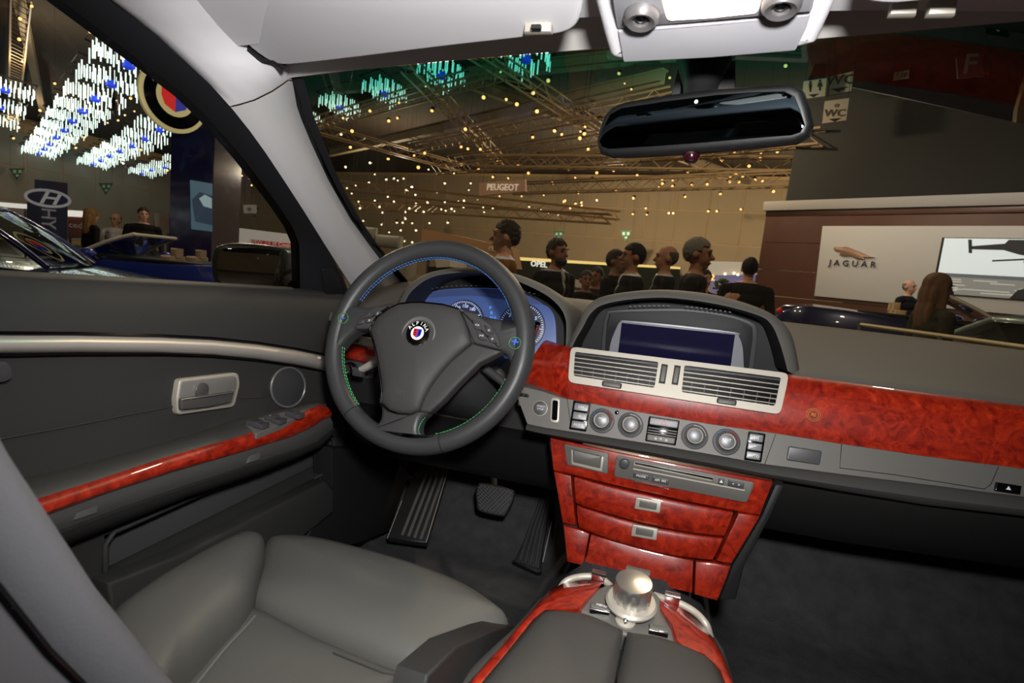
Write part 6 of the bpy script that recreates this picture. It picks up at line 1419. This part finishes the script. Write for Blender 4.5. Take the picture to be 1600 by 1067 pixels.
person(871, 395, 4.9, 62, 'bearded man in a black coat looking right below a green triangle sign', (26, 25, 25), BLK, (30, 22, 18), 'curly', skin=(140, 100, 78), shirt=(150, 150, 155), beard=(34, 26, 22), build=1.08)
person(963, 409, 5.8, 75, 'man in a black jacket facing right, half hidden behind a taller man', BLK, BLK, (36, 26, 22), skin=(128, 92, 74))
person(989, 402, 5.0, -70, 'dark haired man in a black suit facing left beside another visitor', (22, 21, 22), BLK, (18, 14, 13), skin=(150, 108, 84), shirt=(190, 190, 195), build=1.05)
person(1041, 404, 5.4, -80, 'balding man in a dark suit facing left behind the grey haired man', (26, 24, 24), BLK, (84, 74, 66), 'bald', skin=(160, 116, 92), shirt=(170, 170, 175))
person(1091, 398, 4.3, 82, 'grey haired man in a dark suit facing right with raised hand', (28, 26, 26), BLK, (104, 98, 92), skin=(150, 106, 84), shirt=(60, 60, 70), arms='up')
person(1171, 421, 6.2, 178, 'dark haired visitor in a black jacket seen from behind by the wooden wall', (26, 25, 26), BLK, (16, 13, 12), build=1.12)
person(1101, 437, 7.5, 30, 'small dark figure between the grey haired man and the lit booth', BLK, BLK, (24, 18, 16), feet=-1.6)
person(916, 438, 6.6, 20, 'man in a black jacket standing in front of the small white board', BLK, BLK, (30, 22, 18), skin=(140, 98, 78), feet=-1.55)
person(932, 433, 6.9, -20, 'visitor in dark clothes right of the small white board', (40, 32, 30), BLK, (30, 22, 18), skin=(140, 98, 78), feet=-1.55)
person(1466, 452, 4.5, 100, 'woman with long brown hair in a dark olive jacket at the right', (48, 46, 34), (26, 26, 28), (100, 72, 50), 'long', build=.95)
person(1421, 449, 10.0, 40, 'bald man in a dark jacket in front of the white panel', (22, 22, 26), (28, 28, 30), (120, 110, 100), 'bald', feet=-1.30)
person(143, 337, 9.8, 165, 'woman with long blonde hair in a black top seen through the side window', BLK, BLK, (132, 96, 54), 'long', build=.92)
person(181, 344, 10.4, 20, 'balding man with glasses in a white shirt outside the side window', (206, 202, 204), (50, 46, 44), (70, 56, 46), 'bald', glasses=True)
person(224, 336, 10.2, 60, 'visitor with dark hair in a black suit outside the side window', BLK, BLK, (22, 18, 16), 'curly', build=1.1)
# ================================================================== other cars on show
def car(name, label, colr, loc, yaw, roof=True, seatcol=(170, 140, 100), L=4.5, Wd=1.82, Hh=1.38, group=None):
    """loc: middle of the car on the ground; yaw: direction of the nose, degrees from +x"""
    loc = Vector(loc); t = thing(name, label, 'car', loc, group); R = Matrix.Rotation(math.radians(yaw), 3, 'Z')
    P = mat('paint_%d_%d_%d' % colr, colr, .25, metal=.3, coat=1.0)
    T = lambda x, y, z: loc + R @ Vector((x, y, z))
    hl = L / 2
    # lower body: stations from nose to tail: x, half width, top (belt) height at centre, shoulder height
    st = [(hl, .55, .50, .46), (hl - .06, .70, .62, .58), (hl - .30, .84, .72, .68), (hl - .75, .89, .80, .76), (hl - 1.30, .91, .88, .84), (hl - 1.55, .91, .91, .88), (.2, .91, .93, .90), (-.6, .91, .94, .91), (-1.2, .91, .98, .95), (-hl + .5, .88, 1.0, .96), (-hl + .12, .80, .96, .92), (-hl, .68, .86, .82)]
    rows = []
    for x, w, zc, zs in st:
        w *= Wd / 1.82; pts = []
        half = [(0, zc), (.45 * w, zc - .004), (.80 * w, zc - .02), (.95 * w, zs), (w, zs - .12), (1.0 * w, .55 * zs), (.98 * w, .30), (.90 * w, .20)]
        if zc < .6: half = [(a, max(.22, b)) for a, b in half]
        rows.append([T(x, a, b) for a, b in half[::-1]] + [T(x, -a, b) for a, b in half[1:]])
    body = MB().grid(rows); n = len(rows[0]); body.add(rows[0], [list(range(n))]); body.add(rows[-1], [list(range(n))[::-1]])
    bpart = part(t, 'body', body, P, 50)
    # wheels
    for x in (hl - .85, -hl + .92):
        for s in (-1, 1):
            c = T(x, s * (Wd / 2 - .10), .32); ax = R @ Vector((0, s, 0))
            wh = part(t, 'wheel', MB().lathe([(.20, -.1), (.31, -.1), (.325, -.06), (.325, .08), (.31, .105), (.235, .11), (.225, .085)], c, ax, 28), mat('tyre', (18, 18, 19), .7))
            rim_ = MB()
            for k in range(10):
                a = k * .6283; u_ = R @ Vector((math.cos(a), 0, math.sin(a))); rim_.tube([c + ax * .10, c + ax * .095 + u_ * .22], [.022, .014], 6)
            part(wh, 'rim', rim_.lathe([(.225, .06), (.235, .10), (.22, .10), (.215, .06)], c, ax, 28), M_SILVER, kind='stuff')
            part(t, 'wheel_arch', MB().tube([c + ax * .06 + R @ Vector((.36 * math.cos(a), 0, .36 * math.sin(a))) for a in [k * .3142 for k in range(11)]], .025, 6), M_DARK)
    # windscreen frame and glass
    xb, xt = hl - 1.55, hl - 2.25; zb, zt = .91, Hh - .04; wb, wt_ = .74 * Wd / 1.82, .56 * Wd / 1.82
    ws = [[T(lerp(xb, xt, k / 6) - .10 * (1 - (j / 4 - 1) ** 2) * -1, lerp(wb, wt_, k / 6) * (j / 4 - 1), lerp(zb, zt, k / 6) + .03 * math.sin(k / 6 * 3.1416)) for j in range(9)] for k in range(7)]
    G = _mats.setdefault('car_glass', glass('show_car_glass', (.55, .58, .56), .14))
    part(t, 'windscreen', MB().grid(ws), G, 70)
    edge_ = [r[0] for r in ws] + ws[-1][1:-1] + [r[-1] for r in ws[::-1]]
    part(t, 'windscreen_frame', MB().tube(edge_, .028, 8), P if roof else M_SILVER, 60)
    for s in (-1, 1):
        mp = T(xb - .35, s * (Wd / 2 + .06), .98); m_ = part(t, 'door_mirror', MB().ball(mp, (.11, .09, .07), 12, 8, R), P)
        part(m_, 'mirror_stem', MB().tube([mp, T(xb - .38, s * (Wd / 2 - .08), .90)], .025, 6), M_DARK)
        part(t, 'headlamp', MB().ball(T(hl - .14, s * .62, .60), (.10, .16, .06), 12, 8, R), mat('headlamp', (200, 205, 210), .08, metal=.6))
        part(t, 'tail_lamp', MB().ball(T(-hl + .08, s * .66, .84), (.06, .16, .05), 12, 8, R), mat('tail_lamp', (150, 16, 20), .15, emit=((190, 20, 24), .35)))
    if roof:
        prof = [(xt, zt), (xt - .35, Hh), (xt - .9, Hh), (xt - 1.4, Hh - .06), (-hl + .75, 1.02)]
        rf = [[T(x, wt_ * (j / 4 - 1) * (1.04 - .0 * i), z + .03 * (1 - (j / 4 - 1) ** 2)) for j in range(9)] for i, (x, z) in enumerate(prof[:4])]
        part(t, 'roof', MB().sheet(rf, V(0, 0, -.03)), P, 60)
        part(t, 'rear_window', MB().grid([rf[-1], [T(-hl + .75, wb * (j / 4 - 1), 1.0) for j in range(9)]]), G)
        for s in (-1, 1):
            top_ = [r[0 if s < 0 else -1] for r in rf]; bot_ = [T(xb - .05, s * (wb + .05), .91), T(xb - .8, s * (wb + .07), .93), T(xb - 1.4, s * (wb + .07), .95), T(-hl + .85, s * (wb + .02), .98)]
            part(t, 'side_window', MB().grid([top_, bot_]), G)
            part(t, 'roof_rail', MB().tube(top_ + [bot_[-1]], .035, 8), P); part(t, 'door_pillar', MB().tube([top_[2], bot_[2]], .03, 6), M_DARK)
    else:
        part(t, 'cockpit', MB().box(T(-.35, 0, .955), (1.5, 1.30, .04), R, bev=.015), M_DARK)
    for s in (-1, 1):
        sc_ = mat('seat_%d_%d_%d' % seatcol, seatcol, .6)
        b = part(t, 'seat', MB().box(T(-.55, s * .36, .76), (.16, .48, .56), R, bev=.06), sc_); part(b, 'headrest', MB().box(T(-.60, s * .36, 1.08), (.10, .24, .14), R, bev=.045), sc_)
    part(t, 'wiper', MB().tube([T(xb + .03, -.5, zb + .04), T(xb - .18, .25, zb + .12)], .012, 6), M_DARK)
    return t
def ground(u, v, d, z=FZ): p = dpx(u, v, d); return V(p.x, p.y, z)
car('show_car', 'dark navy coupe parked nearest outside the side window', (22, 30, 84), ground(-60, 420, 5.2, FZ + .12), 40, True, (150, 118, 76), L=4.8, Hh=1.42)
car('show_car', 'dark blue open car with beige seats behind the navy coupe', (28, 46, 130), ground(232, 410, 8.5, FZ + .10), 200, False, (120, 100, 78), L=4.3, Hh=1.33)
car('show_car', 'dark blue convertible on the stand in front of the white panel', (24, 32, 72), ground(1465, 510, 8.6, FZ + .38), -14, False, (190, 160, 120), L=4.5, Hh=1.34)
car('show_car', 'silver green saloon at the right edge beyond the hand rail', (150, 166, 160), ground(1640, 540, 5.6, FZ + .02), 195, True, (60, 60, 58), L=4.8, Hh=1.44)
